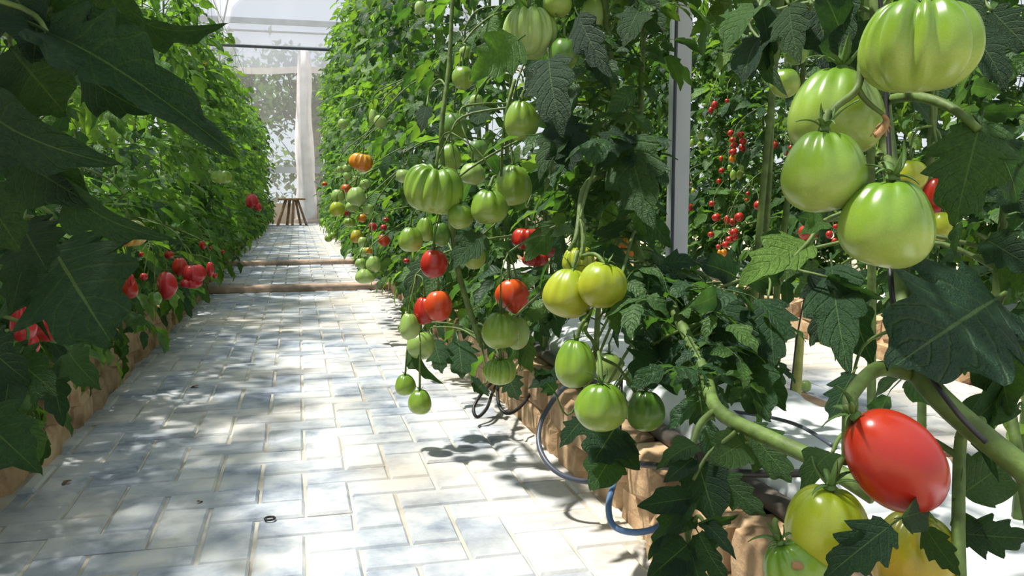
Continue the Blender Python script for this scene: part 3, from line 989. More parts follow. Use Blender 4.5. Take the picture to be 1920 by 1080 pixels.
T(1492, 1068, 128, 116, 0.79, 'heart', 'g', 'green tomato cut by the bottom edge below the yellow-green one', 'oxheart_tomato', (-30, 0), scar=(1497, 1052, 0.74))
T(1715, 1040, 165, 160, 0.86, 'heart', 'b', 'yellow-orange ripening tomato behind leaves at the bottom right', 'oxheart_tomato', keep=0.7)
T(1472, 156, 56, 54, 1.45, 'round', 'g', 'small green tomato under a withered leaf left of the top cluster')
T(1493, 98, 48, 46, 1.48, 'round', 'd', 'small dark green tomato just above the withered leaf', keep=0.7)
T(1510, 724, 22, 22, 3.17, 'round', 'p', 'fallen pale green tomato lying on the side path', parts=False)
# --- middle clusters
T(1130, 536, 92, 94, 1.58, 'round', 'y', 'round yellow-green tomato at the right of the yellow pair', tilt=(8, 6), top=(1092, 480, 1.62))
T(1066, 550, 96, 104, 1.64, 'heart', 'y', 'lumpy yellow-green tomato at the left of the yellow pair', 'oxheart_tomato', (10, 0), top=(1085, 470, 1.66))
T(1084, 490, 66, 54, 1.74, 'beef', 'y', 'ribbed yellow tomato squeezed behind the yellow pair', 'beefsteak_tomato', keep=0.7)
T(1080, 682, 84, 90, 1.58, 'heart', 'g', 'green tomato below the yellow pair, upper of the stacked two', 'oxheart_tomato', top=(1098, 600, 1.58))
T(1127, 762, 100, 100, 1.54, 'heart', 'g', 'plump green tomato lowest in the middle cluster above the blue tubes', 'oxheart_tomato', (0, 6), top=(1122, 660, 1.58))
T(1211, 770, 74, 76, 1.66, 'heart', 'd', 'dark green tomato in shade right of the plump lowest one', 'oxheart_tomato')
T(1142, 690, 50, 56, 1.85, 'round', 'p', 'pale green tomato half hidden behind the stacked two', keep=0.5)
T(939, 620, 70, 69, 2.15, 'heart', 'g', 'green tomato right under the knobbly red one', 'oxheart_tomato')
T(970, 625, 46, 62, 2.22, 'round', 'p', 'pale green tomato showing only its right side behind its neighbour', keep=0.8)
T(938, 696, 66, 56, 2.14, 'beef', 'g', 'flattened ribbed green tomato hanging above the thin tube loops', 'beefsteak_tomato', (0, 5))
T(962, 556, 64, 84, 2.2, 'knob', 'q', 'knobbly orange-red tomato above the green pair', 'oxheart_tomato', (-12, 0), keep=0.95)
T(988, 448, 54, 40, 2.45, 'beef', 'r', 'glossy red tomato among leaves left of the yellow pair', 'beefsteak_tomato', keep=0.9)
T(1003, 487, 44, 26, 2.5, 'beef', 'r', 'dark red flattened tomato peeping below the glossy red one', 'beefsteak_tomato', keep=0.6)
T(1020, 455, 60, 60, 2.65, 'beef', 'r', 'shaded red tomato deep behind leaves left of the thick bent stalk', 'beefsteak_tomato', keep=0.4)
T(1176, 462, 46, 46, 2.3, 'beef', 'o', 'ribbed orange tomato right of the yellow pair', 'beefsteak_tomato', keep=0.8)
T(812, 355, 112, 92, 2.12, 'beef', 'g', 'largest ribbed green beefsteak tomato hanging beside the path', 'beefsteak_tomato', (10, 10), top=(822, 275, 2.12))
T(917, 388, 72, 68, 2.05, 'heart', 'g', 'green tomato with blossom scar right of the big beefsteak', 'oxheart_tomato', (0, 4), top=(930, 330, 2.08), scar=(908, 418, 2.02))
T(962, 348, 66, 76, 2.15, 'heart', 'g', 'ribbed green tomato upper right of the scarred one', 'oxheart_tomato', top=(958, 280, 2.15))
T(864, 406, 48, 48, 2.10, 'round', 'g', 'medium green tomato with a leaf scrap between beefsteak and scarred one')
T(886, 326, 50, 42, 2.3, 'heart', 'p', 'pale green tomato behind and above the scarred one', keep=0.8)
T(770, 449, 45, 48, 2.2, 'heart', 'g', 'green tomato directly left above the bright red round one', 'oxheart_tomato', top=(772, 405, 2.2))
T(797, 430, 34, 46, 2.3, 'heart', 'g', 'narrow green tomato behind the one above the red', keep=0.8)
T(826, 440, 36, 46, 2.3, 'round', 'd', 'dark green tomato under the big beefsteak, half behind a stem', keep=0.8)
T(814, 495, 53, 54, 2.15, 'round', 'r', 'bright red round tomato beside the path')
T(889, 478, 44, 54, 2.3, 'heart', 'g', 'green tomato partly covered by a pointed leaf right of the bright red', keep=0.7)
T(822, 574, 52, 58, 2.3, 'round', 'q', 'orange-red tomato in front of its red partner, above the pale greens')
T(796, 583, 42, 52, 2.36, 'heart', 'r', 'red tomato tucked behind the orange-red one', keep=0.8)
T(768, 612, 38, 50, 2.35, 'heart', 'p', 'pale green tomato left below the orange-red one', keep=1.1)
T(789, 648, 54, 54, 2.45, 'round', 'p', 'dull pale green tomato below the orange-red one', keep=1.1)
T(760, 722, 39, 40, 2.45, 'heart', 'g', 'small green tomato on a long stalk, left of the lowest hanging pair', top=(765, 640, 2.45), keep=1.4)
T(787, 754, 47, 47, 2.4, 'heart', 'g', 'small green tomato on a long stalk, lowest over the path', top=(788, 640, 2.4), keep=1.4)
T(978, 226, 66, 74, 2.0, 'heart', 'g', 'green tomato with a star of sepals on its face, upper middle', 'oxheart_tomato', top=(985, 170, 2.0))
T(992, 62, 96, 92, 1.92, 'beef', 'p', 'pale ribbed beefsteak tomato near the top edge', 'beefsteak_tomato', keep=0.9)
T(1058, 102, 58, 60, 1.88, 'round', 'd', 'dark green tomato right of the pale top beefsteak', keep=0.9)
T(1045, 8, 56, 50, 1.9, 'round', 'g', 'green tomato cut by the top edge above the dark green one', keep=0.9)
T(1112, 30, 54, 76, 2.05, 'heart', 'p', 'pale green tomato behind the thick stem at the top', keep=0.5)
T(868, 146, 42, 44, 2.3, 'round', 'g', 'lone green tomato left of the bright arched leaf', keep=0.9)
T(872, 98, 22, 22, 2.5, 'round', 'p', 'little pale green tomato above the lone green one')
T(852, 238, 52, 50, 2.45, 'round', 'd', 'shaded green tomato deep above the big beefsteak', keep=0.6)
T(842, 296, 48, 52, 2.4, 'heart', 'g', 'green tomato hidden behind the beefsteak stalk', keep=0.6)
T(893, 190, 26, 26, 2.6, 'round', 'p', 'small pale tomato between leaves left of the star-sepalled one', keep=0.8)
T(896, 282, 40, 40, 2.6, 'round', 'd', 'small dull green tomato above the pale one in the shadows', keep=0.6)
T(788, 15, 22, 26, 3.4, 'round', 'p', 'pale green tomato high near the top edge left of the thin stem')
# --- far right row, beside the path
T(677, 304, 42, 34, 4.3, 'beef', 'o', 'ribbed orange tomato hanging alone in the distant vines', 'beefsteak_tomato', (15, 0), keep=1.1)
FAR = [
    (634, 368, 26, 26, 5.0, 'round', 'p', 'light green tomato at the left of the distant cluster, upper'),
    (632, 392, 28, 27, 4.9, 'round', 'y', 'yellow-green tomato at the left of the distant cluster, lower'),
    (668, 368, 36, 36, 4.7, 'heart', 'p', 'largest pale green tomato in the middle of the distant cluster'),
    (650, 354, 20, 18, 5.0, 'round', 'q', 'orange-red tomato on top of the distant cluster'),
    (660, 388, 24, 20, 4.8, 'round', 'p', 'pale green tomato under the largest one of the distant cluster'),
    (655, 417, 26, 18, 4.8, 'beef', 'g', 'flat green tomato at the foot of the distant cluster'),
    (651, 400, 11, 12, 5.0, 'round', 'r', 'tiny red tomato between the yellow-green and flat green ones'),
    (679, 409, 18, 16, 4.8, 'round', 'o', 'small orange tomato right of the flat green one'),
    (699, 425, 15, 17, 4.5, 'round', 'k', 'small pinkish red tomato right of the small orange one'),
    (719, 427, 12, 12, 4.5, 'round', 'k', 'tiny pinkish red tomato right of the small pinkish one'),
    (669, 443, 24, 26, 4.7, 'heart', 'b', 'dull orange tomato below the distant cluster'),
    (720, 451, 22, 24, 4.3, 'knob', 'q', 'ribbed orange-red tomato near the path bend of foliage'),
    (680, 454, 18, 20, 4.6, 'round', 'p', 'pale green tomato right of the dull orange one'),
    (684, 472, 20, 18, 4.5, 'round', 'p', 'creamy green tomato above the low trio of green ones'),
    (691, 470, 14, 13, 4.4, 'round', 'o', 'small orange tomato beside the creamy green one'),
    (676, 494, 20, 20, 4.3, 'round', 'p', 'upper left green tomato of the low trio over the steps'),
    (700, 495, 28, 32, 4.2, 'heart', 'p', 'upper right green tomato of the low trio over the steps'),
    (685, 518, 38, 28, 4.2, 'heart', 'p', 'bottom green tomato of the low trio over the steps'),
    (643, 232, 19, 19, 5.4, 'round', 'p', 'pale tomato high in the distant vines, left'),
    (713, 228, 24, 24, 4.4, 'round', 'p', 'pale tomato high in the distant vines, right'),
    (699, 218, 15, 26, 4.6, 'heart', 'p', 'narrow pale tomato left of the high right one'),
    (724, 412, 10, 8, 4.6, 'round', 'r', 'speck of a red tomato above the tiny pinkish one'),
    (762, 489, 12, 9, 3.6, 'round', 'r', 'tiny red tomato left of the bright red round one'),
    (757, 330, 30, 26, 3.2, 'round', 'p', 'pale green tomato half hidden left of the big beefsteak'),
    (690, 392, 20, 20, 4.7, 'round', 'p', 'pale green tomato right below the largest of the distant cluster'),
    (650, 316, 15, 15, 5.0, 'round', 'p', 'uppermost little green tomato left of the ribbed orange one'),
    (637, 318, 11, 13, 5.3, 'round', 'p', 'smallest little green tomato far left of the ribbed orange one'),
    (652, 330, 17, 17, 5.0, 'round', 'p', 'second little green tomato below left of the ribbed orange one'),
    (667, 338, 17, 17, 5.0, 'round', 'p', 'third little green tomato just above the distant cluster'),
    (684, 345, 18, 18, 4.9, 'round', 'p', 'little green tomato right below the ribbed orange one'),
    (616, 447, 15, 14, 6.6, 'round', 'g', 'green tomato trailing low over the path by the far step'),
    (624, 442, 13, 13, 6.6, 'round', 'g', 'smaller green tomato touching the one trailing low over the path'),
    (609, 345, 10, 8, 7.5, 'round', 'q', 'speck of an orange tomato far along the right row'),
]
for (px, py, w, h, d, k, c, l) in FAR:
    T(px, py, w, h, d, k, c, l, keep=1.0, group='tomatoes far along the right row', parts=w >= 20)
# --- left row
T(44, 605, 50, 72, 1.55, 'heart', 'k', 'dark red tomato at the left edge, front of the red bunch', 'oxheart_tomato', keep=0.9)
T(57, 645, 30, 42, 1.58, 'heart', 'k', 'small red tomato hanging lowest in the left-edge bunch', keep=0.9)
T(95, 612, 62, 56, 1.66, 'heart', 'k', 'broad red tomato at the right of the left-edge bunch', 'oxheart_tomato', keep=0.8)
T(36, 566, 36, 30, 1.66, 'round', 'r', 'shaded red tomato on top of the left-edge bunch', keep=0.7)
T(159, 606, 18, 15, 1.8, 'round', 'r', 'scrap of a red tomato below the large shaded left leaf', keep=0.8)
T(240, 438, 62, 36, 2.4, 'beef', 'b', 'flat ribbed tomato turning yellow in the left row', 'beefsteak_tomato', (0, 6), keep=1.0)
T(240, 540, 36, 42, 2.8, 'heart', 'r', 'shaded red tomato left of the pinkish pointed one', 'oxheart_tomato', keep=0.9)
T(313, 536, 34, 54, 3.2, 'knob', 'k', 'pinkish red pointed tomato hanging low in the left row', 'oxheart_tomato', keep=1.0)
T(363, 513, 44, 34, 3.4, 'beef', 'k', 'ribbed pinkish red tomato nearest the path in the left row', 'beefsteak_tomato', keep=1.0)
T(358, 531, 38, 20, 3.4, 'beef', 'k', 'flat pinkish red tomato squeezed under the ribbed one', 'beefsteak_tomato', keep=0.9)
T(338, 500, 28, 34, 3.5, 'heart', 'r', 'dark red tomato upper left of the ribbed pinkish one', keep=0.8)
T(290, 560, 26, 26, 3.1, 'round', 'd', 'dull green tomato left below the pinkish pointed one', keep=0.9)
T(473, 377, 24, 27, 6.6, 'heart', 'k', 'bright red tomato far along the left row', keep=1.2)
T(484, 388, 13, 16, 6.6, 'heart', 'k', 'small red tomato touching the bright red far one', keep=1.2)
T(416, 332, 38, 24, 4.6, 'beef', 'g', 'flat green tomato at mid height in the left row', 'beefsteak_tomato', keep=0.8)
LEFTS = [(168, 458, 14, 22, 2.7, 'r', 'small red tomato left of the flat yellowing one'), (317, 478, 17, 15, 3.6, 'r', 'small red tomato above the dark red one in the left row'),
         (380, 459, 13, 17, 4.4, 'r', 'little red tomato high right of the ribbed pinkish one'), (395, 465, 6, 6, 4.6, 'r', 'red speck of a tomato right of the little red one'),
         (394, 505, 14, 28, 3.7, 'k', 'sliver of a red tomato right of the ribbed pinkish one'), (270, 519, 14, 14, 3.0, 'k', 'little pinkish tomato between the shaded red and pointed ones'),
         (403, 517, 9, 11, 4.0, 'k', 'red tomato tip nearest the step in the left row'), (265, 477, 9, 9, 3.0, 'r', 'red speck of a tomato below the flat yellowing one'),
         (247, 525, 10, 22, 2.75, 'k', 'narrow pinkish tomato on the shaded red one'), (418, 472, 6, 8, 5.0, 'r', 'tiny red tomato at the path side of the left foliage')]
for (px, py, w, h, d, c, l) in LEFTS:
    T(px, py, w, h, d, 'round', c, l, parts=False, keep=1.2, group='small tomatoes of the left row')
# --- cherry trusses in the row beyond the side path
def cherry_truss(pts, where, grp, d):
    for i, (px, py, c, w, h) in enumerate(pts):
        cn = {'r': 'red', 'o': 'orange', 'p': 'green', 'g': 'green', 'q': 'orange-red', 'y': 'yellow-green'}[c]
        T(px, py, w, h, d + 0.03 * ((i % 3) - 1), 'cherry', c, f'small {cn} cherry tomato, {nth(i + 1)} down the {where}', 'cherry_tomato', parts=False, keep=1.15, group=grp)


T1 = [(1370, 250, 'r', 12, 13), (1389, 252, 'r', 14, 12), (1374, 263, 'r', 13, 12), (1393, 265, 'r', 15, 13), (1376, 273, 'r', 13, 12), (1392, 278, 'r', 14, 14), (1374, 285, 'r', 14, 13), (1373, 298, 'o', 13, 14), (1368, 315, 'g', 9, 13), (1390, 316, 'g', 10, 14), (1375, 328, 'g', 13, 20), (1387, 328, 'g', 12, 19)]
cherry_truss(T1, 'long truss right of the pale post', 'cherry tomatoes of the long truss', 5.3)
T2 = [(1386, 407, 'r', 17, 18), (1363, 412, 'r', 11, 18), (1374, 416, 'r', 15, 15), (1376, 436, 'r', 17, 16), (1378, 445, 'r', 12, 12), (1368, 449, 'r', 15, 14), (1360, 459, 'r', 14, 14), (1347, 463, 'r', 9, 11), (1357, 474, 'o', 13, 15), (1349, 474, 'o', 8, 12)]
cherry_truss(T2, 'slanting truss right of the pale post', 'cherry tomatoes of the slanting truss', 5.0)
MISC = [(1340, 197, 'r', 12, 16), (1333, 207, 'r', 9, 14), (1363, 189, 'r', 8, 8), (1316, 253, 'g', 12, 18), (1298, 268, 'g', 10, 17), (1312, 271, 'g', 9, 12), (1321, 197, 'p', 10, 7), (1353, 320, 'r', 11, 11), (1352, 297, 'q', 8, 10),
        (1348, 340, 'r', 9, 11), (1293, 389, 'r', 15, 15), (1343, 408, 'r', 17, 16), (1333, 440, 'r', 12, 12), (1402, 363, 'r', 8, 8), (1400, 375, 'r', 7, 6), (1423, 385, 'r', 20, 20), (1452, 272, 'r', 14, 14), (1484, 277, 'r', 11, 11),
        (1474, 287, 'r', 9, 11), (1476, 380, 'r', 10, 11), (1300, 358, 'y', 8, 10), (1335, 382, 'r', 12, 12), (1555, 440, 'r', 13, 16), (1565, 452, 'r', 11, 12), (1567, 425, 'r', 11, 11), (1548, 402, 'r', 12, 10), (1516, 436, 'r', 38, 34),
        (1465, 524, 'r', 9, 10), (1428, 528, 'r', 9, 8), (1290, 345, 'q', 9, 10), (1730, 200, 'q', 20, 16), (1738, 216, 'o', 12, 18), (1710, 255, 'g', 16, 18), (1905, 300, 'd', 24, 22), (1890, 316, 'd', 20, 20), (1758, 557, 'q', 9, 9)]
WHERE = ['above the long truss', 'under the topmost red', 'by the upper leaves above the long truss', 'left of the long truss', 'leftmost near the post', 'below the oval green one near the post', 'above the oval green ones', 'left of the green tips', 'left of the orange one', 'below left of the green tips',
         'low beside the pale post', 'left of the slanting truss', 'lower left of the slanting truss', 'right above the slanting truss', 'under the pair above the slanting truss', 'bigger and shaded, right of the slanting truss', 'left of the scarred foreground tomato', 'touching the scarred foreground tomato',
         'at the left rim of the scarred foreground tomato', 'left below the scarred foreground tomato', 'by the post at mid height', 'above left of the slanting truss', 'under the scarred foreground tomato, left', 'under the scarred foreground tomato, lowest', 'under the scarred foreground tomato, right', 'close below the brown scar', 'big and shaded, left of the largest oxheart',
         'low between the dark leaves, right', 'low between the dark leaves, left', 'in the shade right of the post', 'under the top right beefsteak, left', 'under the top right beefsteak, right', 'right of the dead flower stub', 'at the right edge, upper', 'at the right edge, lower', 'beyond the largest foreground leaf']
for (px, py, c, w, h), wh in zip(MISC, WHERE):
    cn = {'r': 'red', 'o': 'orange', 'p': 'pale green', 'g': 'green', 'd': 'dark green', 'q': 'orange-red', 'y': 'yellow-green'}[c]
    ratio = math.sin(YAW) + (px - 960) / FPX * math.cos(YAW)
    T(px, py, w, h, 2.62 / ratio, 'cherry', c, f'small {cn} tomato beyond the side path, {wh}', 'cherry_tomato', parts=False, keep=1.1, group='scattered fruit beyond the side path')

KA = np.array([k for k in KEEP])
SPC = np.array([s[0] for s in SPH]); SPR = np.array([s[1] for s in SPH])

# view windows that stay open (photo pixel polygon, depth up to which nothing may grow)
WINDOWS = [
    ([(400, 545), (700, 540), (745, 600), (745, 790), (880, 760), (905, 690), (1000, 740), (1070, 880), (1190, 920), (1205, 1080), (0, 1080), (0, 960), (60, 900), (230, 720), (385, 575)], 2.9),
    ([(1290, 130), (1450, 130), (1462, 330), (1460, 480), (1400, 520), (1290, 480)], 4.6),
    ([(1256, 150), (1286, 150), (1286, 500), (1256, 500)], 2.5),
    ([(1330, 890), (1500, 920), (1440, 1080), (1390, 1050)], 1.6),
    ([(1200, 850), (1330, 790), (1330, 900), (1210, 910)], 1.9),
    ([(1465, 660), (1560, 680), (1560, 850), (1470, 810)], 3.3),
    ([(1650, 740), (1730, 760), (1900, 870), (1920, 1000), (1800, 960), (1640, 770)], 2.6),
    ([(980, 640), (1040, 650), (1040, 790), (960, 740)], 2.4),
    ([(440, 0), (600, 0), (590, 280), (600, 420), (540, 420), (545, 280), (470, 120)], 30),
]


def inside(poly, X, Y):
    r = np.zeros(len(X), bool)
    j = len(poly) - 1
    for i in range(len(poly)):
        xi, yi = poly[i]; xj, yj = poly[j]
        c = ((yi > Y) != (yj > Y)) & (X < (xj - xi) * (Y - yi) / (yj - yi + 1e-9) + xi)
        r ^= c
        j = i
    return r


def allowed(pts, xlo=None, xhi=None, windows=True, tol=0.12):
    if xlo is not None and (pts[:, 0] < xlo).mean() > 0.04: return False
    if xhi is not None and (pts[:, 0] > xhi).mean() > 0.04: return False
    if pts[:, 2].min() < 0.035: return False
    X, Y, D = project(pts)
    if D.min() < 0.42: return False
    dd = ((X[:, None] - KA[None, :, 0]) / KA[None, :, 2]) ** 2 + ((Y[:, None] - KA[None, :, 1]) / KA[None, :, 3]) ** 2
    if ((dd < 1) & (D[:, None] < KA[None, :, 4])).any(): return False
    if windows:
        for poly, dm in WINDOWS:
            if (inside(poly, X, Y) & (D < dm)).mean() > tol: return False
    d3 = np.linalg.norm(pts[:, None, :] - SPC[None], axis=2)
    if (d3 < SPR[None]).any(): return False
    return True


# ------------------------------------------------------------------ vines
def leaf_matrix(p, az, pitch, roll, s):
    return Matrix.Translation(p) @ Matrix.Rotation(az - math.pi / 2, 4, 'Z') @ Matrix.Rotation(pitch, 4, 'X') @ Matrix.Rotation(roll, 4, 'Y') @ Matrix.Scale(s, 4)


ROWS = {}


def leafy(plant, P, rng, n, sets, xlo=None, xhi=None, smin=0.75, smax=1.25, bias=None, tries=4, windows=True, tol=0.12, zfloor=None):
    made = 0
    for k in range(n):
        for a in range(tries):
            u = rng.random() * (len(P) - 1); i = min(int(u), len(P) - 2)
            p = P[i].lerp(P[i + 1], u - i)
            az = rng.uniform(0, 2 * math.pi)
            if bias is not None and rng.random() < 0.65: az = bias + rng.gauss(0, 0.8)
            me, sm = rng.choice(sets)
            M = leaf_matrix(p, az, rng.gauss(-0.05, 0.35), rng.gauss(0, 0.3), rng.uniform(smin, smax))
            A = np.array(M)
            pts = sm @ A[:3, :3].T + A[:3, 3]
            if zfloor is not None:
                ok = pts[:, 2].min() > zfloor and (xlo is None or pts[:, 0].min() > xlo) and (xhi is None or pts[:, 0].max() < xhi)
            else:
                ok = allowed(pts, xlo, xhi, windows, tol)
            if ok:
                link('leaf', me, plant, M)
                made += 1
                break
    return made


def vine(x, y, z0, h, rng, label, grp, sets, n, xlo=None, xhi=None, bias=None, wire=3.07, lean=0.05, r=0.009, smin=0.75, smax=1.25, windows=True, zl=0.35, tol=0.12, low=0, zfloor=None, skirt=0):
    pl = empty('tomato_plant', (x, y, z0), label, 'tomato plant', grp)
    P = []
    m = 9
    ph = rng.uniform(0, 6)
    lx, ly = rng.gauss(0, lean), rng.gauss(0, lean)
    for i in range(m):
        t = i / (m - 1)
        P.append(Vector((x + lx * t + 0.025 * math.sin(ph + 5 * t), y + ly * t + 0.025 * math.cos(ph + 4 * t), z0 + h * t)))
    MB().tube(P, [r, r * 0.75, r * 0.35], 6, 2).build('stem', STEM, pl)
    MB().tube([P[4] + Vector((0.008, 0, 0)), P[-1] + Vector((0.004, 0, 0)), Vector((P[-1].x, P[-1].y, max(wire, P[-1].z + 0.02)))], 0.0016, 4, 1).build('twine', TWINE, pl)
    Q = [p for p in P if p.z > z0 + zl - 0.3]
    leafy(pl, [p for p in P if p.z >= zl] or P[-2:], rng, n, sets, xlo, xhi, smin, smax, bias, windows=windows, tol=tol, zfloor=zfloor)
    if low:
        leafy(pl, [Vector((x, y, 0.28)), Vector((x, y, 0.75))], rng, low, sets, xlo, xhi, smin, smax * 0.95, bias, tries=6)
    if skirt:
        sx = x + (0.20 if xhi is not None else -0.16)
        leafy(pl, [Vector((x, y, 0.45)), Vector((sx, y - 0.1, 0.42)), Vector((sx, y + 0.15, 0.30)), Vector((sx, y, 0.62))], rng, skirt, sets, xlo, xhi, smin * 0.8, smax * 0.8, bias, tries=8, tol=0.04)
    if zfloor is None: ROWS.setdefault(grp, []).append((P, pl))
    return pl


vr = random.Random(77)
MIX = LEAVES * 2 + LEAVES_B
# right row
y, i = 1.95, 0
G_R = 'vines of the right row'
while y < 20.6:
    i += 1
    n = 54 if y < 4 else (46 if y < 10 else 36)
    vine(0.82 + vr.gauss(0, 0.05), y, 0.25, vr.uniform(2.65, 3.0), vr, f'tomato vine in the row right of the path, {nth(i)} from the pale post end', G_R,
         MIX if y < 6 else LEAVES_S + LEAVES_SB * 2, n, xlo=0.40 + 0.03 * math.sin(y * 3), bias=math.pi, smin=0.62 if y < 6 else 0.8, smax=1.05 if y < 6 else 1.2, zl=0.42, low=8 if y < 3 else 18, skirt=0 if y < 2.9 else 16)
    y += vr.uniform(0.30, 0.38) if y < 10 else vr.uniform(0.36, 0.46)
# left row
y, i = 1.25, 0
G_L = 'vines of the left row'
while y < 20.6:
    i += 1
    n = 36 if y < 8 else 30
    vine(-0.92 + vr.gauss(0, 0.05), y, 0.25, vr.uniform(1.65, 1.95) + 0.02 * max(0, y - 8), vr, f'tomato vine in the row left of the path, {nth(i)} from the camera', G_L,
         (MIX if y < 2 else LEAVES + LEAVES_B * 3) if y < 6 else LEAVES_S + LEAVES_SB * 2, n, xhi=-0.47 + 0.03 * math.sin(y * 2), bias=0.0, smin=0.7 if y < 6 else 0.8, smax=1.15 if y < 6 else 1.2, zl=0.40, low=14, skirt=16 if y > 1.9 else 0)  # extra bright leaves put the backlit glow of this row into colour
    y += vr.uniform(0.32, 0.42)
# row beyond the side path
y, i = 1.9, 0
G_B = 'vines beyond the side path'
while y < 8.6:
    i += 1
    vine(2.92 + vr.gauss(0, 0.06), y, 0.25, vr.uniform(2.6, 3.0), vr, f'tomato vine beyond the pale side path, {nth(i)} from the camera', G_B, LEAVES_S * 2 + LEAVES_SB, 100, xlo=2.36, bias=math.pi, smin=0.6, smax=1.1, zl=0.42, tol=0.3, low=26)
    y += vr.uniform(0.28, 0.36)
# next rows outward
y, i = 3.2, 0
while y < 12.5:
    i += 1
    vine(4.75 + vr.gauss(0, 0.06), y, 0.05, vr.uniform(2.6, 3.0), vr, f'tomato vine in the outermost right row, {nth(i)} from the camera', 'vines of the outermost right row', LEAVES_S + LEAVES_SB, 60, xlo=4.2, smin=0.9, smax=1.4, zl=0.3, low=16)
    y += vr.uniform(0.42, 0.52)
y, i = 2.0, 0
while y < 16:
    i += 1
    vine(-2.75 + vr.gauss(0, 0.06), y, 0.05, vr.uniform(2.0, 2.4), vr, f'tomato vine in the outer left row, {nth(i)} from the camera', 'vines of the outer left row', LEAVES_S + LEAVES_SB, 30, xhi=-2.2, smin=0.9, smax=1.4, zl=0.35)
    y += vr.uniform(0.45, 0.55)

# ------------------------------------------------------------------ hand-laid foreground vines
def hero_leaf(plant, base, tip, wid, roll=0.0, var=0, bright=False, flip=False):
    """large leaf running from photo point base to tip (px, py, depth); wid = width / length"""
    a, c = W(*base), W(*tip)
    Yv = c - a
    L = Yv.length
    Yv.normalize()
    view = (EYE - (a + c) / 2).normalized()
    Zv = (view - Yv * view.dot(Yv)).normalized()
    Xv = Yv.cross(Zv)
    Rm = Matrix((Xv, Yv, Zv)).transposed().to_4x4() @ Matrix.Rotation(roll, 4, 'Y')
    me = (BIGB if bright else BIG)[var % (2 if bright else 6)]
    bw = [0.50, 0.58, 0.62, 0.46, 0.5, 0.66][var % 6] if not bright else [0.5, 0.45][var % 2]
    M = Matrix.Translation(a) @ Rm @ Matrix.Diagonal((L * wid / bw * (-1 if flip else 1), L, L * 0.9, 1))
    HEROES.append((plant, a, Yv))  # stalks follow below
    return link('leaf', me, plant, M)


HEROES = []


def px_tube(plant, name, pts, r, mat=STEM, n=8):
    return MB().tube([W(*p) for p in pts], r, n, 5).build(name, mat, plant)


# right foreground vine
b0 = W(2050, 980, 0.80)
F1 = empty('tomato_plant', (b0.x, b0.y, 0.25), 'nearest tomato vine on the right carrying the big green oxhearts and the red plum', 'tomato plant', 'hand-height vines at the right')
px_tube(F1, 'stem', [(2080, 1010, 0.78), (1925, 885, 0.80), (1760, 745, 0.84), (1702, 655, 0.90), (1690, 545, 0.95), (1684, 440, 1.0), (1668, 300, 1.04), (1652, 150, 1.06), (1640, -80, 1.08)], [0.0125, 0.0115, 0.010, 0.009])
px_tube(F1, 'twine', [(1646, -80, 1.05), (1668, 300, 1.01), (1670, 520, 0.90), (1690, 620, 0.875), (1740, 700, 0.83), (1800, 780, 0.80), (1850, 830, 0.785)], 0.0028, BLACK)
px_tube(F1, 'fruit_stalk', [(1705, 700, 0.87), (1645, 692, 0.84), (1600, 735, 0.81), (1590, 775, 0.79), (1585, 870, 0.80)], [0.0085, 0.007, 0.0035])
px_tube(F1, 'fruit_stalk', [(1655, 20, 1.06), (1640, 40, 0.95), (1618, 100, 0.90), (1608, 165, 0.89), (1570, 198, 0.885), (1550, 222, 0.88)], [0.005, 0.0035])
px_tube(F1, 'fruit_stalk', [(1608, 165, 0.89), (1625, 190, 0.89), (1655, 214, 0.89)], [0.0035, 0.0022])
px_tube(F1, 'fruit_stalk', [(1672, 340, 1.02), (1652, 300, 0.92), (1650, 290, 0.92), (1656, 318, 0.91)], [0.005, 0.004])
px_tube(F1, 'fruit_stalk', [(1655, -10, 1.06), (1700, -60, 0.98), (1745, -35, 0.90)], [0.006, 0.0045])
px_tube(F1, 'petiole', [(1662, 188, 1.05), (1715, 181, 0.97), (1780, 200, 0.92), (1835, 243, 0.89)], [0.0065, 0.0045])
px_tube(F1, 'side_shoot', [(1800, 1110, 0.82), (1797, 1000, 0.84), (1800, 840, 0.88), (1812, 800, 0.86), (1840, 790, 0.83)], [0.007, 0.0055])
px_tube(F1, 'side_shoot', [(1935, 1000, 0.95), (1900, 800, 1.0), (1870, 600, 1.05), (1880, 420, 1.08), (1900, 300, 1.1)], [0.007, 0.005])
px_tube(F1, 'dried_flower', [(1655, 214, 0.89), (1662, 228, 0.89), (1650, 248, 0.885), (1640, 254, 0.885)], [0.002, 0.0045, 0.003], DRY)
dfb = MB()
for k in range(9):
    a = W(1658, 232, 0.888); c = W(1632 + 5 * k, 256 - (k % 3) * 8, 0.886 + 0.003 * (k % 2))
    dfb.tube([a, a.lerp(c, 0.5) + Vector((0, 0, 0.002)), c], [0.0016, 0.0006], 4, 2)
dfb.build('dried_petals', DRY, F1)
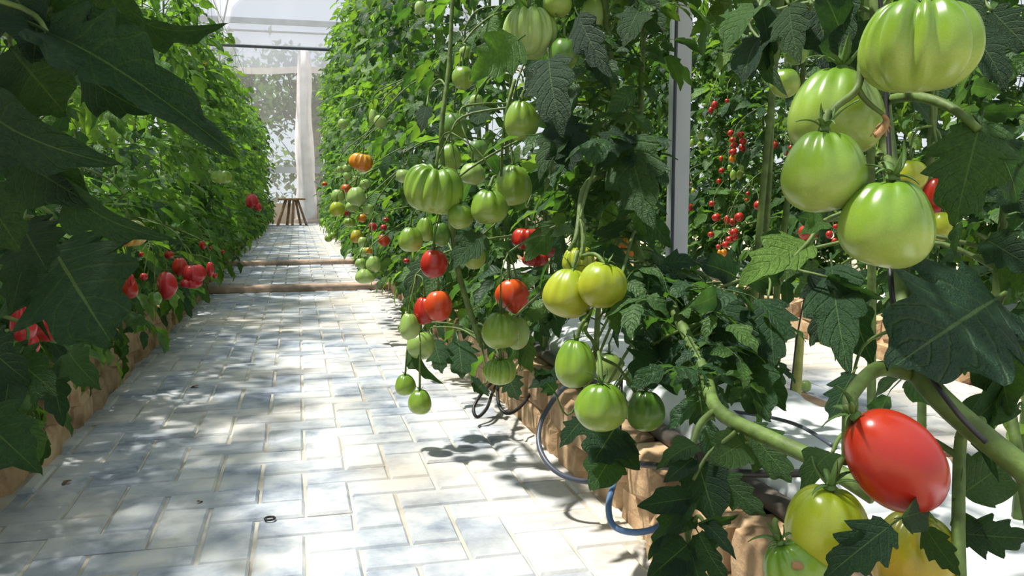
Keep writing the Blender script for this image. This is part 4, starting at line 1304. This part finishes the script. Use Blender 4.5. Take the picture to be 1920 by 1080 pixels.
HL = [  # base, tip, width, roll, variant
    ((1838, 232, 0.90), (1790, 425, 0.84), 0.62, 0.15, 2), ((1840, 240, 0.90), (1905, 380, 0.95), 0.5, -0.6, 1), ((1835, 210, 0.93), (1935, 205, 0.9), 0.42, 0.4, 0),
    ((1868, 560, 0.98), (1668, 692, 0.80), 0.62, 0.1, 2), ((1870, 640, 0.98), (1895, 780, 0.9), 0.55, 0.3, 5), ((1880, 480, 1.05), (1990, 560, 0.95), 0.6, 0.2, 2),
    ((1850, 450, 1.05), (1960, 520, 0.98), 0.55, -0.2, 4), ((1900, 720, 0.98), (1870, 900, 0.86), 0.28, 0.9, 3), ((1885, 590, 1.02), (1960, 700, 0.95), 0.6, 0.0, 1),
    ((1810, 800, 0.90), (1885, 690, 0.98), 0.3, 0.6, 3), ((1805, 925, 0.86), (1890, 860, 0.92), 0.55, 0.3, 5), ((1800, 1000, 0.85), (1935, 1010, 0.85), 0.6, 0.2, 2), ((1800, 960, 0.86), (1850, 1040, 0.86), 0.6, 0.5, 5),
    ((1670, 985, 0.74), (1545, 1085, 0.73), 0.62, 0.2, 2), ((1690, 970, 0.74), (1745, 950, 0.78), 0.55, 0.6, 5), ((1650, 1010, 0.745), (1560, 1030, 0.74), 0.5, -0.3, 1), ((1735, 990, 0.80), (1800, 1080, 0.78), 0.55, 0.2, 0),
    ((1600, 150, 1.1), (1530, -40, 1.05), 0.5, 0.4, 1), ((1530, 20, 1.12), (1565, 150, 1.06), 0.5, -0.3, 2), ((1480, 10, 1.12), (1500, 120, 1.08), 0.55, 0.4, 0), ((1580, -30, 1.1), (1590, 110, 1.04), 0.5, 0.3, 4),
    ((1560, 500, 1.35), (1592, 705, 1.2), 0.40, 0.2, 0), ((1552, 520, 1.3), (1660, 560, 1.25), 0.4, 0.5, 4), ((1560, 540, 1.35), (1520, 650, 1.3), 0.5, -0.4, 2), ((1600, 560, 1.35), (1640, 690, 1.25), 0.45, 0.3, 1), ((1560, 520, 1.35), (1500, 560, 1.3), 0.5, 0.2, 5),
    ((1545, 420, 1.15), (1490, 405, 1.08), 0.4, 0.3, 5), ((1560, 850, 0.95), (1500, 930, 0.9), 0.45, 0.4, 3),
    ((1820, 60, 1.05), (1890, 170, 1.0), 0.5, -0.3, 1), ((1860, 20, 1.1), (1940, 100, 1.05), 0.6, 0.2, 2), ((1790, -30, 1.0), (1850, 40, 0.95), 0.5, 0.3, 5),
    ((1870, 320, 1.08), (1940, 400, 1.0), 0.6, 0.5, 4), ((1600, 700, 1.2), (1555, 790, 1.15), 0.5, 0.4, 2),
]
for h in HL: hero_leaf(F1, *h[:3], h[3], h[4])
hero_leaf(F1, (1515, 455, 1.05), (1385, 535, 0.98), 0.42, 0.5, 0, True)
hero_leaf(F1, (1545, 415, 1.05), (1500, 440, 1.0), 0.4, 0.3, 1, True)
px_tube(F1, 'petiole', [(1580, 410, 1.1), (1545, 415, 1.06), (1515, 455, 1.04), (1480, 490, 1.01)], [0.004, 0.0022])
hero_leaf(F1, (1430, 70, 1.2), (1395, 160, 1.12), 0.5, 0.6, 1, False)
hero_leaf(F1, (1430, 80, 1.2), (1475, 180, 1.12), 0.28, 0.4, 3, False)
hero_leaf(F1, (1425, 10, 1.2), (1440, 130, 1.14), 0.35, -0.5, 4, False)
hero_leaf(F1, (1425, 10, 1.2), (1360, 100, 1.14), 0.5, 0.9, 1, True)
px_tube(F1, 'petiole', [(1500, -60, 1.3), (1428, 5, 1.2), (1432, 70, 1.2), (1445, 140, 1.15)], [0.004, 0.003])

# middle vine draped from lower right up to the top
b1 = W(1640, 930, 1.0)
F2 = empty('tomato_plant', (b1.x, b1.y, 0.25), 'tomato vine with the thick bent stem carrying the yellow pair and green stack', 'tomato plant', 'hand-height vines at the right')
F2P = [(1640, 930, 1.02), (1530, 862, 1.08), (1440, 820, 1.15), (1345, 768, 1.28), (1318, 690, 1.45), (1262, 580, 1.65), (1200, 480, 1.85), (1165, 380, 1.95), (1150, 200, 2.0), (1140, 60, 2.02), (1120, -120, 2.05)]
px_tube(F2, 'stem', F2P, [0.0115, 0.011, 0.0105, 0.0095, 0.009])
px_tube(F2, 'fruit_stalk', [(1158, 330, 1.96), (1125, 328, 1.85), (1098, 350, 1.76), (1088, 390, 1.70), (1094, 440, 1.66), (1092, 485, 1.62)], [0.0085, 0.007, 0.0045])
px_tube(F2, 'fruit_stalk', [(1088, 390, 1.70), (1080, 445, 1.66), (1066, 470, 1.66)], [0.006, 0.004])
px_tube(F2, 'fruit_stalk', [(1100, 560, 1.70), (1104, 590, 1.62), (1098, 620, 1.58), (1112, 640, 1.60), (1124, 668, 1.585), (1160, 690, 1.62), (1190, 735, 1.66)], [0.004, 0.0028])
px_tube(F2, 'side_shoot', [(1345, 768, 1.28), (1310, 800, 1.25), (1290, 880, 1.2), (1285, 960, 1.16), (1295, 1040, 1.12)], [0.006, 0.004])
px_tube(F2, 'side_shoot', [(1500, 628, 2.2), (1494, 720, 2.18), (1484, 855, 2.15)], [0.0115, 0.0125], STEM_Y)
px_tube(F2, 'twine', [(1470, 830, 2.12), (1484, 720, 2.14), (1500, 600, 2.16), (1560, 300, 2.2), (1580, -60, 2.2)], 0.0022, TWINE)
px_tube(F2, 'petiole', [(1345, 768, 1.28), (1385, 800, 1.22), (1330, 850, 1.18), (1300, 900, 1.16)], [0.004, 0.0025])
HL2 = [
    ((1305, 835, 1.2), (1230, 880, 1.16), 0.42, 0.4, 3), ((1300, 860, 1.18), (1245, 905, 1.14), 0.5, 0.3, 5), ((1310, 870, 1.18), (1345, 985, 1.14), 0.8, 0.1, 5), ((1335, 885, 1.17), (1438, 968, 1.12), 0.52, 0.2, 2),
    ((1300, 940, 1.15), (1215, 1050, 1.1), 0.34, 0.5, 0), ((1290, 935, 1.15), (1195, 950, 1.12), 0.5, 0.2, 5), ((1300, 970, 1.14), (1250, 1000, 1.1), 0.5, 0.3, 5), ((1310, 985, 1.13), (1385, 965, 1.1), 0.35, 0.6, 0),
    ((1290, 1020, 1.12), (1215, 1085, 1.08), 0.75, 0.1, 5), ((1310, 1000, 1.12), (1370, 1100, 1.08), 0.55, 0.4, 4), ((1320, 980, 1.12), (1380, 1050, 1.08), 0.35, -0.3, 3), ((1300, 1050, 1.1), (1320, 1120, 1.06), 0.6, 0.1, 2), ((1290, 1060, 1.1), (1240, 1110, 1.06), 0.6, 0.2, 5),
    ((1400, 800, 1.25), (1485, 905, 1.2), 0.7, 0.0, 2), ((1395, 830, 1.22), (1330, 870, 1.16), 0.7, 0.2, 5),
    ((1350, 560, 1.6), (1410, 700, 1.5), 0.55, 0.1, 2), ((1440, 560, 1.6), (1452, 690, 1.5), 0.6, 0.0, 2), ((1430, 690, 1.6), (1475, 770, 1.5), 0.6, 0.2, 1), ((1380, 650, 1.6), (1445, 790, 1.45), 0.6, 0.1, 2), ((1300, 560, 1.7), (1400, 575, 1.6), 0.45, 0.4, 0),
    ((1330, 640, 1.6), (1290, 730, 1.5), 0.6, 0.2, 5), ((1280, 570, 1.75), (1335, 615, 1.65), 0.5, 0.3, 4), ((1250, 660, 1.65), (1190, 725, 1.52), 0.75, 0.1, 2), ((1230, 650, 1.65), (1270, 740, 1.55), 0.6, 0.3, 5), ((1260, 600, 1.7), (1190, 640, 1.6), 0.6, 0.2, 1),
    ((1240, 640, 1.7), (1330, 665, 1.6), 0.5, 0.3, 2), ((1380, 520, 1.7), (1300, 490, 1.6), 0.5, 0.3, 1), ((1400, 530, 1.75), (1475, 500, 1.6), 0.45, 0.4, 0), ((1360, 620, 1.65), (1320, 700, 1.55), 0.5, 0.1, 4),
    ((1155, 800, 1.7), (1110, 870, 1.58), 0.9, 0.1, 2), ((1145, 860, 1.66), (1108, 920, 1.58), 0.8, 0.2, 5), ((1090, 790, 1.75), (1050, 840, 1.68), 0.5, 0.2, 1), ((1150, 830, 1.7), (1200, 880, 1.62), 0.7, 0.2, 5),
    ((1040, 735, 1.9), (1000, 690, 1.85), 0.55, 0.3, 2), ((1050, 700, 1.9), (990, 730, 1.84), 0.4, 0.4, 1),
    ((1030, 110, 1.75), (1058, 258, 1.66), 0.52, 0.25, 1), ((1020, 120, 1.78), (985, 165, 1.72), 0.5, 0.4, 5), ((1085, 30, 1.8), (1148, 148, 1.7), 0.36, 0.3, 0), ((1120, 100, 1.8), (1145, 170, 1.74), 0.4, 0.3, 3),
    ((1180, 260, 1.85), (1225, 430, 1.7), 0.5, 0.3, 0), ((1170, 250, 1.85), (1120, 320, 1.75), 0.5, 0.2, 1), ((1215, 310, 1.85), (1200, 400, 1.75), 0.6, 0.2, 2), ((1160, 340, 1.9), (1240, 280, 1.8), 0.5, 0.4, 4),
    ((1200, 20, 1.9), (1170, 90, 1.8), 0.5, 0.3, 1), ((1190, 0, 1.95), (1250, 60, 1.85), 0.6, 0.2, 2), ((1120, 440, 1.75), (1185, 410, 1.7), 0.4, 0.5, 0), ((1075, 430, 1.8), (1030, 445, 1.75), 0.4, 0.4, 1), ((1180, 490, 1.8), (1100, 470, 1.72), 0.3, 0.6, 0),
    ((1060, 255, 1.95), (1010, 340, 1.85), 0.4, 0.6, 3), ((1050, 220, 1.95), (1075, 320, 1.85), 0.7, 0.0, 2), ((1075, 265, 1.9), (1020, 300, 1.85), 0.5, 0.3, 5), ((905, 440, 2.1), (842, 508, 1.98), 0.45, 0.3, 0),
    ((770, 640, 2.5), (830, 720, 2.4), 0.3, 0.8, 3), ((815, 640, 2.6), (830, 700, 2.5), 0.6, 0.1, 2), ((860, 640, 2.6), (868, 710, 2.5), 0.8, 0.0, 2), ((905, 720, 2.4), (890, 735, 2.3), 0.8, 0.0, 2), ((950, 700, 2.3), (972, 750, 2.25), 0.8, 0.0, 2),
    ((810, 480, 2.5), (760, 560, 2.45), 0.5, 0.3, 1), ((905, 200, 2.2), (892, 252, 2.1), 0.42, 0.2, 0), ((800, 200, 2.5), (790, 250, 2.45), 0.5, 0.2, 1),
]
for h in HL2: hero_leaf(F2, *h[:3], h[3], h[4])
hero_leaf(F2, (972, 75, 1.82), (880, 150, 1.74), 0.58, 0.1, 0, True)
hero_leaf(F2, (1215, 610, 1.75), (1250, 560, 1.7), 0.6, 0.1, 0, True)
hero_leaf(F2, (1225, 600, 1.75), (1205, 560, 1.7), 0.5, 0.3, 1, True)
hero_leaf(F2, (1295, 720, 1.7), (1340, 790, 1.6), 0.35, 0.2, 0, True)
hero_leaf(F2, (1290, 770, 1.7), (1255, 795, 1.65), 0.4, 0.2, 1, True)
leafy(F2, [W(*p) for p in F2P[5:]], random.Random(5), 46, LEAVES, xlo=0.42, smin=0.45, smax=0.75, bias=math.pi * 1.2, tries=6)
px_tube(F2, 'side_shoot', [(850, -40, 2.35), (842, 120, 2.33), (828, 240, 2.3), (832, 330, 2.32), (848, 430, 2.3), (862, 520, 2.35), (900, 640, 2.5)], [0.006, 0.008, 0.009])
px_tube(F2, 'side_shoot', [(965, 150, 2.05), (952, 200, 2.03), (943, 260, 2.05), (940, 330, 2.1)], [0.005, 0.003])

leafy(F1, [W(1900, 800, 1.0), W(1872, 600, 1.08), W(1890, 320, 1.12), W(1880, 60, 1.15)], random.Random(31), 22, LEAVES, xlo=0.5, smin=0.35, smax=0.6, tries=8)
leafy(F2, [W(*p) for p in F2P[3:7]], random.Random(33), 26, LEAVES, xlo=0.42, smin=0.4, smax=0.62, tries=10)
for k, (xx, yy, nn_) in enumerate(((1.16, 1.36, 46), (1.10, 1.78, 40), (1.2, 2.05, 36))):
    vine(xx, yy, 0.27, 1.9, vr, f'shaded vine behind the foreground oxhearts, {nth(k + 1)} from the camera', G_R, LEAVES, nn_, xlo=0.72, zl=0.5, smin=0.45, smax=0.8, low=5)

# left foreground vine with the big dark leaves
LP = Vector((-0.62, 0.85, 0.25))
F3 = empty('tomato_plant', LP, 'nearest tomato vine on the left with very large dark leaves', 'tomato plant', G_L)
stemL = [Vector((-0.70, 0.80, 0.2)), Vector((-0.62, 0.86, 0.6)), Vector((-0.60, 0.85, 1.0)), Vector((-0.62, 0.88, 1.5)), Vector((-0.60, 0.86, 1.9))]
MB().tube(stemL, [0.011, 0.008], 8, 4).build('stem', STEM, F3)
HL3 = [
    ((90, 62, 0.72), (442, 292, 0.62), 0.25, -0.35, 4), ((120, 60, 0.75), (140, 145, 0.70), 0.9, 0.2, 5), ((70, 40, 0.75), (62, 118, 0.70), 0.8, 0.0, 5), ((60, 20, 0.80), (275, 60, 0.74), 0.42, 0.4, 2), ((200, -40, 0.85), (285, 90, 0.78), 0.5, 0.5, 1),
    ((240, 15, 0.85), (425, 45, 0.8), 0.30, 0.9, 3), ((20, 90, 0.78), (125, 215, 0.72), 0.8, 0.1, 2), ((-20, 190, 0.76), (225, 310, 0.68), 0.36, 0.5, 3), ((-10, 130, 0.8), (40, 210, 0.74), 0.7, 0.1, 5), ((150, 130, 0.88), (285, 215, 0.82), 0.38, 0.5, 0),
    ((40, 300, 0.78), (175, 385, 0.72), 0.5, 0.2, 5), ((130, 330, 0.78), (325, 450, 0.70), 0.26, 0.7, 3), ((-20, 250, 0.85), (110, 330, 0.8), 0.6, 0.2, 1), ((-30, 360, 0.85), (40, 470, 0.78), 0.6, 0.2, 2), ((40, 420, 0.9), (90, 510, 0.84), 0.8, 0.1, 2),
    ((100, 465, 1.05), (212, 648, 0.92), 0.75, 0.1, 2), ((50, 480, 1.0), (20, 590, 0.95), 0.5, 0.2, 0), ((60, 545, 1.05), (95, 640, 1.0), 0.14, 0.3, 3), ((-40, 780, 0.95), (78, 890, 0.88), 0.5, 0.0, 0), ((-30, 640, 1.1), (60, 720, 1.05), 0.6, 0.2, 1),
     ((0, -40, 0.8), (90, 60, 0.74), 0.7, 0.4, 2), ((150, -60, 0.9), (60, 20, 0.82), 0.5, 0.3, 1),
    ((20, 660, 1.2), (110, 740, 1.12), 0.5, 0.3, 2), ((130, 660, 1.35), (190, 730, 1.28), 0.5, 0.2, 1), ((20, 690, 1.15), (5, 790, 1.1), 0.6, 0.0, 5), ((95, 690, 1.35), (120, 800, 1.3), 0.5, 0.1, 4),
    
]
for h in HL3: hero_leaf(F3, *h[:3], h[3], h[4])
leafy(F3, stemL[1:], random.Random(9), 12, LEAVES, xhi=-0.34, smin=0.8, smax=1.2, bias=-0.2, tries=5)

# leaf stalks tying each large leaf to its vine
AX = {F1: [[(2080, 1010, 0.78), (1925, 885, 0.80), (1760, 745, 0.84), (1702, 655, 0.90), (1690, 545, 0.95), (1684, 440, 1.0), (1668, 300, 1.04), (1652, 150, 1.06), (1640, -80, 1.08)],
           [(1800, 1110, 0.82), (1797, 1000, 0.84), (1800, 840, 0.88)], [(1935, 1000, 0.95), (1900, 800, 1.0), (1870, 600, 1.05), (1880, 420, 1.08), (1900, 300, 1.1)]],
      F2: [F2P, [(1345, 768, 1.28), (1310, 800, 1.25), (1290, 880, 1.2), (1285, 960, 1.16), (1295, 1040, 1.12)], [(850, -40, 2.35), (842, 120, 2.33), (828, 240, 2.3), (832, 330, 2.32), (848, 430, 2.3), (862, 520, 2.35), (900, 640, 2.5)]], F3: None}
AXP = {}
for pl_, ch in AX.items():
    AXP[pl_] = []
    for c in ([[W(*q) for q in z] for z in ch] if ch else [stemL]):
        AXP[pl_] += smooth_path(c, 6)[0]
for pl_, a, yv in HEROES:
    q = min(AXP[pl_], key=lambda t: (t - a).length + (0.25 if t.z < a.z - 0.12 else 0))
    L = (q - a).length
    if L > 0.62 or L < 0.03: continue
    m1 = a - yv * min(0.08, L * 0.35); m2 = q.lerp(m1, 0.4) + Vector((0, 0, 0.12 * L))
    pts = smooth_path([q, m2, m1, a], 6)[0]
    if pl_ is not F3 and not allowed(np.array([tuple(t) for t in pts]), windows=True, tol=0.5): continue
    MB().tube([q, m2, m1, a], [0.0036, 0.003, 0.0022], 6, 5).build('petiole', STEM, pl_)

# added vines with leaves only above the frame, to shade what grows below
for k, yy in enumerate((0.05, 0.35, 0.62, 0.95)):
    vine(-0.68, yy, 0.25, 2.2, vr, f'added vine left of the camera, leafy above the frame for shade, {nth(k + 1)} along', G_L, LEAVES, 60, xhi=-0.16, bias=0.0, zl=1.15, zfloor=1.0, smin=0.8, smax=1.2)
for k, (xx, yy) in enumerate(((-0.55, 0.72), (-0.52, 1.0), (-0.62, 1.3))):
    vine(xx, yy, 0.25, 2.2, vr, f'added vine above the frame shading the large dark leaves, {nth(k + 1)} along', G_L, LEAVES, 95, xhi=-0.08, bias=0.0, zl=1.15, zfloor=1.02, smin=0.8, smax=1.25)
for k, yy in enumerate((0.55, 0.95, 1.35, 1.7)):
    vine(1.0, yy, 0.27, 2.5, vr, f'added vine over the nearest white bags, leafy above the frame for shade, {nth(k + 1)} along', G_R, LEAVES, 46, xlo=0.66, bias=math.pi, zl=1.35, zfloor=1.12, smin=0.7, smax=1.1)

# yellow blossoms on the left row
PETAL = simple_mat('petal', (0.75, 0.55, 0.02), 0.6, 0.2)
fb = MB()
for k in range(5):
    w = 2 * math.pi * k / 5
    d_, e_ = Vector((math.cos(w), math.sin(w), 0)), Vector((-math.sin(w), math.cos(w), 0))
    fb.add([d_ * 0.002, d_ * 0.009 + e_ * 0.004, d_ * 0.019 - Vector((0, 0, 0.006)), d_ * 0.009 - e_ * 0.004, d_ * 0.009 - Vector((0, 0, 0.002))], [(0, 1, 4), (1, 2, 4), (2, 3, 4), (3, 0, 4), (0, 3, 2, 1)])
fb.tube([(0, 0, -0.004), (0, 0, 0.012)], [0.004, 0.002], 6, 1)
fb.tube([(0, 0, -0.004), (0, 0.004, -0.018), (0, 0.018, -0.03)], [0.0012, 0.0012], 5, 2)
FLOWER = mesh('blossom', fb.v, fb.f, PETAL)
for (px, py, d_) in ((284, 72, 1.75), (276, 66, 1.8), (262, 100, 2.0), (228, 203, 2.2), (350, 60, 2.6), (318, 52, 2.4), (386, 118, 3.0), (172, 94, 1.6)):
    d_ = -0.66 / (math.sin(YAW) + (px - 960) / FPX * math.cos(YAW))
    p = W(px, py, d_)
    pl = min(ROWS[G_L], key=lambda q: (q[0][4].xy - p.xy).length)[1]
    link('blossom', FLOWER, pl, Matrix.Translation(p) @ Matrix.Rotation(px, 4, 'Z') @ Matrix.Rotation(0.9, 4, 'X') @ Matrix.Scale(1.3, 4))

# ------------------------------------------------------------------ fruit stalks joining fruit to the vines
CL = []
for tip, rad, d in sorted(FRUITS, key=lambda q: -q[0].z):
    if d < 1.4: continue
    for c in CL:
        if (c[0] - tip).length < 0.20 and len(c) < 7:
            c.append(tip); break
    else:
        CL.append([tip])
sr = random.Random(21)
for c in CL:
    mean = sum(c, Vector()) / len(c)
    jn = Vector((mean.x, mean.y, c[0].z + 0.035))
    best = None
    for g, L in ROWS.items():
        for P, pl in L:
            for q in P:
                if q.z < jn.z: continue
                dd = Vector((q.x - jn.x, q.y - jn.y, 0)).length + abs(q.z - jn.z - 0.12) * 0.6
                if best is None or dd < best[0]: best = (dd, q, pl)
    if best is None or best[0] > 0.7: continue
    q, pl = best[1], best[2]
    off = Vector((sr.gauss(0, 0.03), sr.gauss(0, 0.03), 0.03 + sr.uniform(0, 0.05)))
    m1 = q.lerp(jn, 0.4) + off; m2 = q.lerp(jn, 0.85) + Vector((sr.gauss(0, 0.015), sr.gauss(0, 0.015), 0.04))
    b = MB().tube([q, m1, m2, jn], [0.0042, 0.0036, 0.0026], 6, 5)
    for tip in c:
        e = jn.lerp(tip, 0.5) + Vector((sr.gauss(0, 0.008), sr.gauss(0, 0.008), 0.012))
        b.tube([jn, e, tip], [0.0022, 0.0018], 5, 3)
    b.build('fruit_stalk', STEM, pl)

# ------------------------------------------------------------------ beyond the net: trees and hedge
def tree(x, y, h, label, seed, spread):
    rng = random.Random(seed)
    t = empty('tree', (x, y, -0.06), label, 'tree', 'trees beyond the net')
    b = MB()
    tips = []
    trunk = [Vector((x, y, -0.1)), Vector((x + 0.2, y, h * 0.25)), Vector((x + 0.1, y + 0.2, h * 0.5))]
    b.tube(trunk, [0.24, 0.17, 0.13], 8, 4)
    for k in range(9):
        a = trunk[2].lerp(trunk[1], rng.random() * 0.7)
        w = rng.uniform(0, 6.28)
        e = a + Vector((math.cos(w) * spread * rng.uniform(0.4, 1), math.sin(w) * spread * rng.uniform(0.4, 1), h * rng.uniform(0.15, 0.5)))
        m = a.lerp(e, 0.5) + Vector((rng.gauss(0, 0.2), rng.gauss(0, 0.2), rng.uniform(0, 0.4)))
        b.tube([a, m, e], [0.09, 0.05, 0.02], 6, 4)
        tips += [e, m, m.lerp(e, 0.6)]
    b.build('trunk', BARK, t)
    fo = MB()
    for k in range(2600):
        c = rng.choice(tips) + Vector((rng.gauss(0, 0.5), rng.gauss(0, 0.5), rng.gauss(0, 0.35)))
        M = Matrix.Translation(c) @ Matrix.Rotation(rng.uniform(0, 6.28), 4, 'Z') @ Matrix.Rotation(rng.gauss(0, 0.9), 4, 'X')
        s = rng.uniform(0.2, 0.42)
        fo.add([M @ Vector(p) for p in ((0, 0, 0), (s * 0.35, s * 0.5, 0.02), (0, s, 0), (-s * 0.35, s * 0.5, 0.02))], [(0, 1, 2, 3)], [(0.5, 0), (1, 0.5), (0.5, 1), (0, 0.5)])
    tag(fo.build('foliage', TREE_LEAF, t), kind='stuff')


tree(0.6, 33, 7.0, 'forked tree seen through the end net beside the column', 4, 2.2)
tree(-3.2, 36, 7.5, 'leafy tree seen through the end net, left of the forked one', 6, 2.6)
tree(4.5, 38, 8.0, 'tree beyond the end net, hidden behind the right row', 8, 2.6)
hb = MB(); hr_ = random.Random(2)
for k in range(5000):
    c = Vector((hr_.uniform(-10, 10), 31 + hr_.gauss(0, 0.35), hr_.uniform(0, 2.3) + 0.3 * math.sin(hr_.uniform(0, 6))))
    M = Matrix.Translation(c) @ Matrix.Rotation(hr_.uniform(0, 6.28), 4, 'Z') @ Matrix.Rotation(hr_.gauss(0, 0.9), 4, 'X')
    s = hr_.uniform(0.15, 0.3)
    hb.add([M @ Vector(p) for p in ((0, 0, 0), (s * 0.4, s * 0.5, 0.02), (0, s, 0), (-s * 0.4, s * 0.5, 0.02))], [(0, 1, 2, 3)], [(0.5, 0), (1, 0.5), (0.5, 1), (0, 0.5)])
ho = empty('hedge', (0, 31, -0.06), 'low green hedge outside beyond the end net', 'hedge')
tag(hb.build('hedge_foliage', TREE_LEAF, ho), kind='stuff')

# ------------------------------------------------------------------ small litter on the path
def ground_at(px, py, z=0.0):
    dirv = FWD + RGT * ((px - 960) / FPX) + UPV * ((540 - py) / FPX)
    t = (z - CAM_H) / dirv.z
    return EYE + dirv * t


for (px, py, L, lab) in ((134, 903, 0.035, 'brown dry leaf scrap on the path by the left kerb'), (1010 - 640, 943, 0.02, 'tiny brown leaf crumb in the middle of the path'), (372, 725, 0.05, 'dry yellowish leaf on the path in the shade')):
    p = ground_at(px, py, 0.004)
    v, f, uv = leaflet(L, L * 0.5, random.Random(px), 8, 2, 0.8, 0.4)
    M = Matrix.Translation(p + Vector((0, 0, 0.004))) @ Matrix.Rotation(px, 4, 'Z')
    o = MB().add([M @ x for x in v] + [M @ (x - Vector((0, 0, 0.0012))) for x in v], f + [tuple(reversed([i + len(v) for i in q])) for q in f], uv + uv).build('dry_leaf', DRY)
    tag(o, lab, 'leaf litter')
p = ground_at(506, 972, 0.004)
ring = [p + Vector((0.011 * math.cos(a), 0.011 * math.sin(a), 0)) for a in [2 * math.pi * k / 14 for k in range(15)]]
tag(MB().tube(ring, 0.0025, 6, 1, False).build('rubber_ring', BLACK), 'small dark ring lying on a grey paver in the path', 'ring')
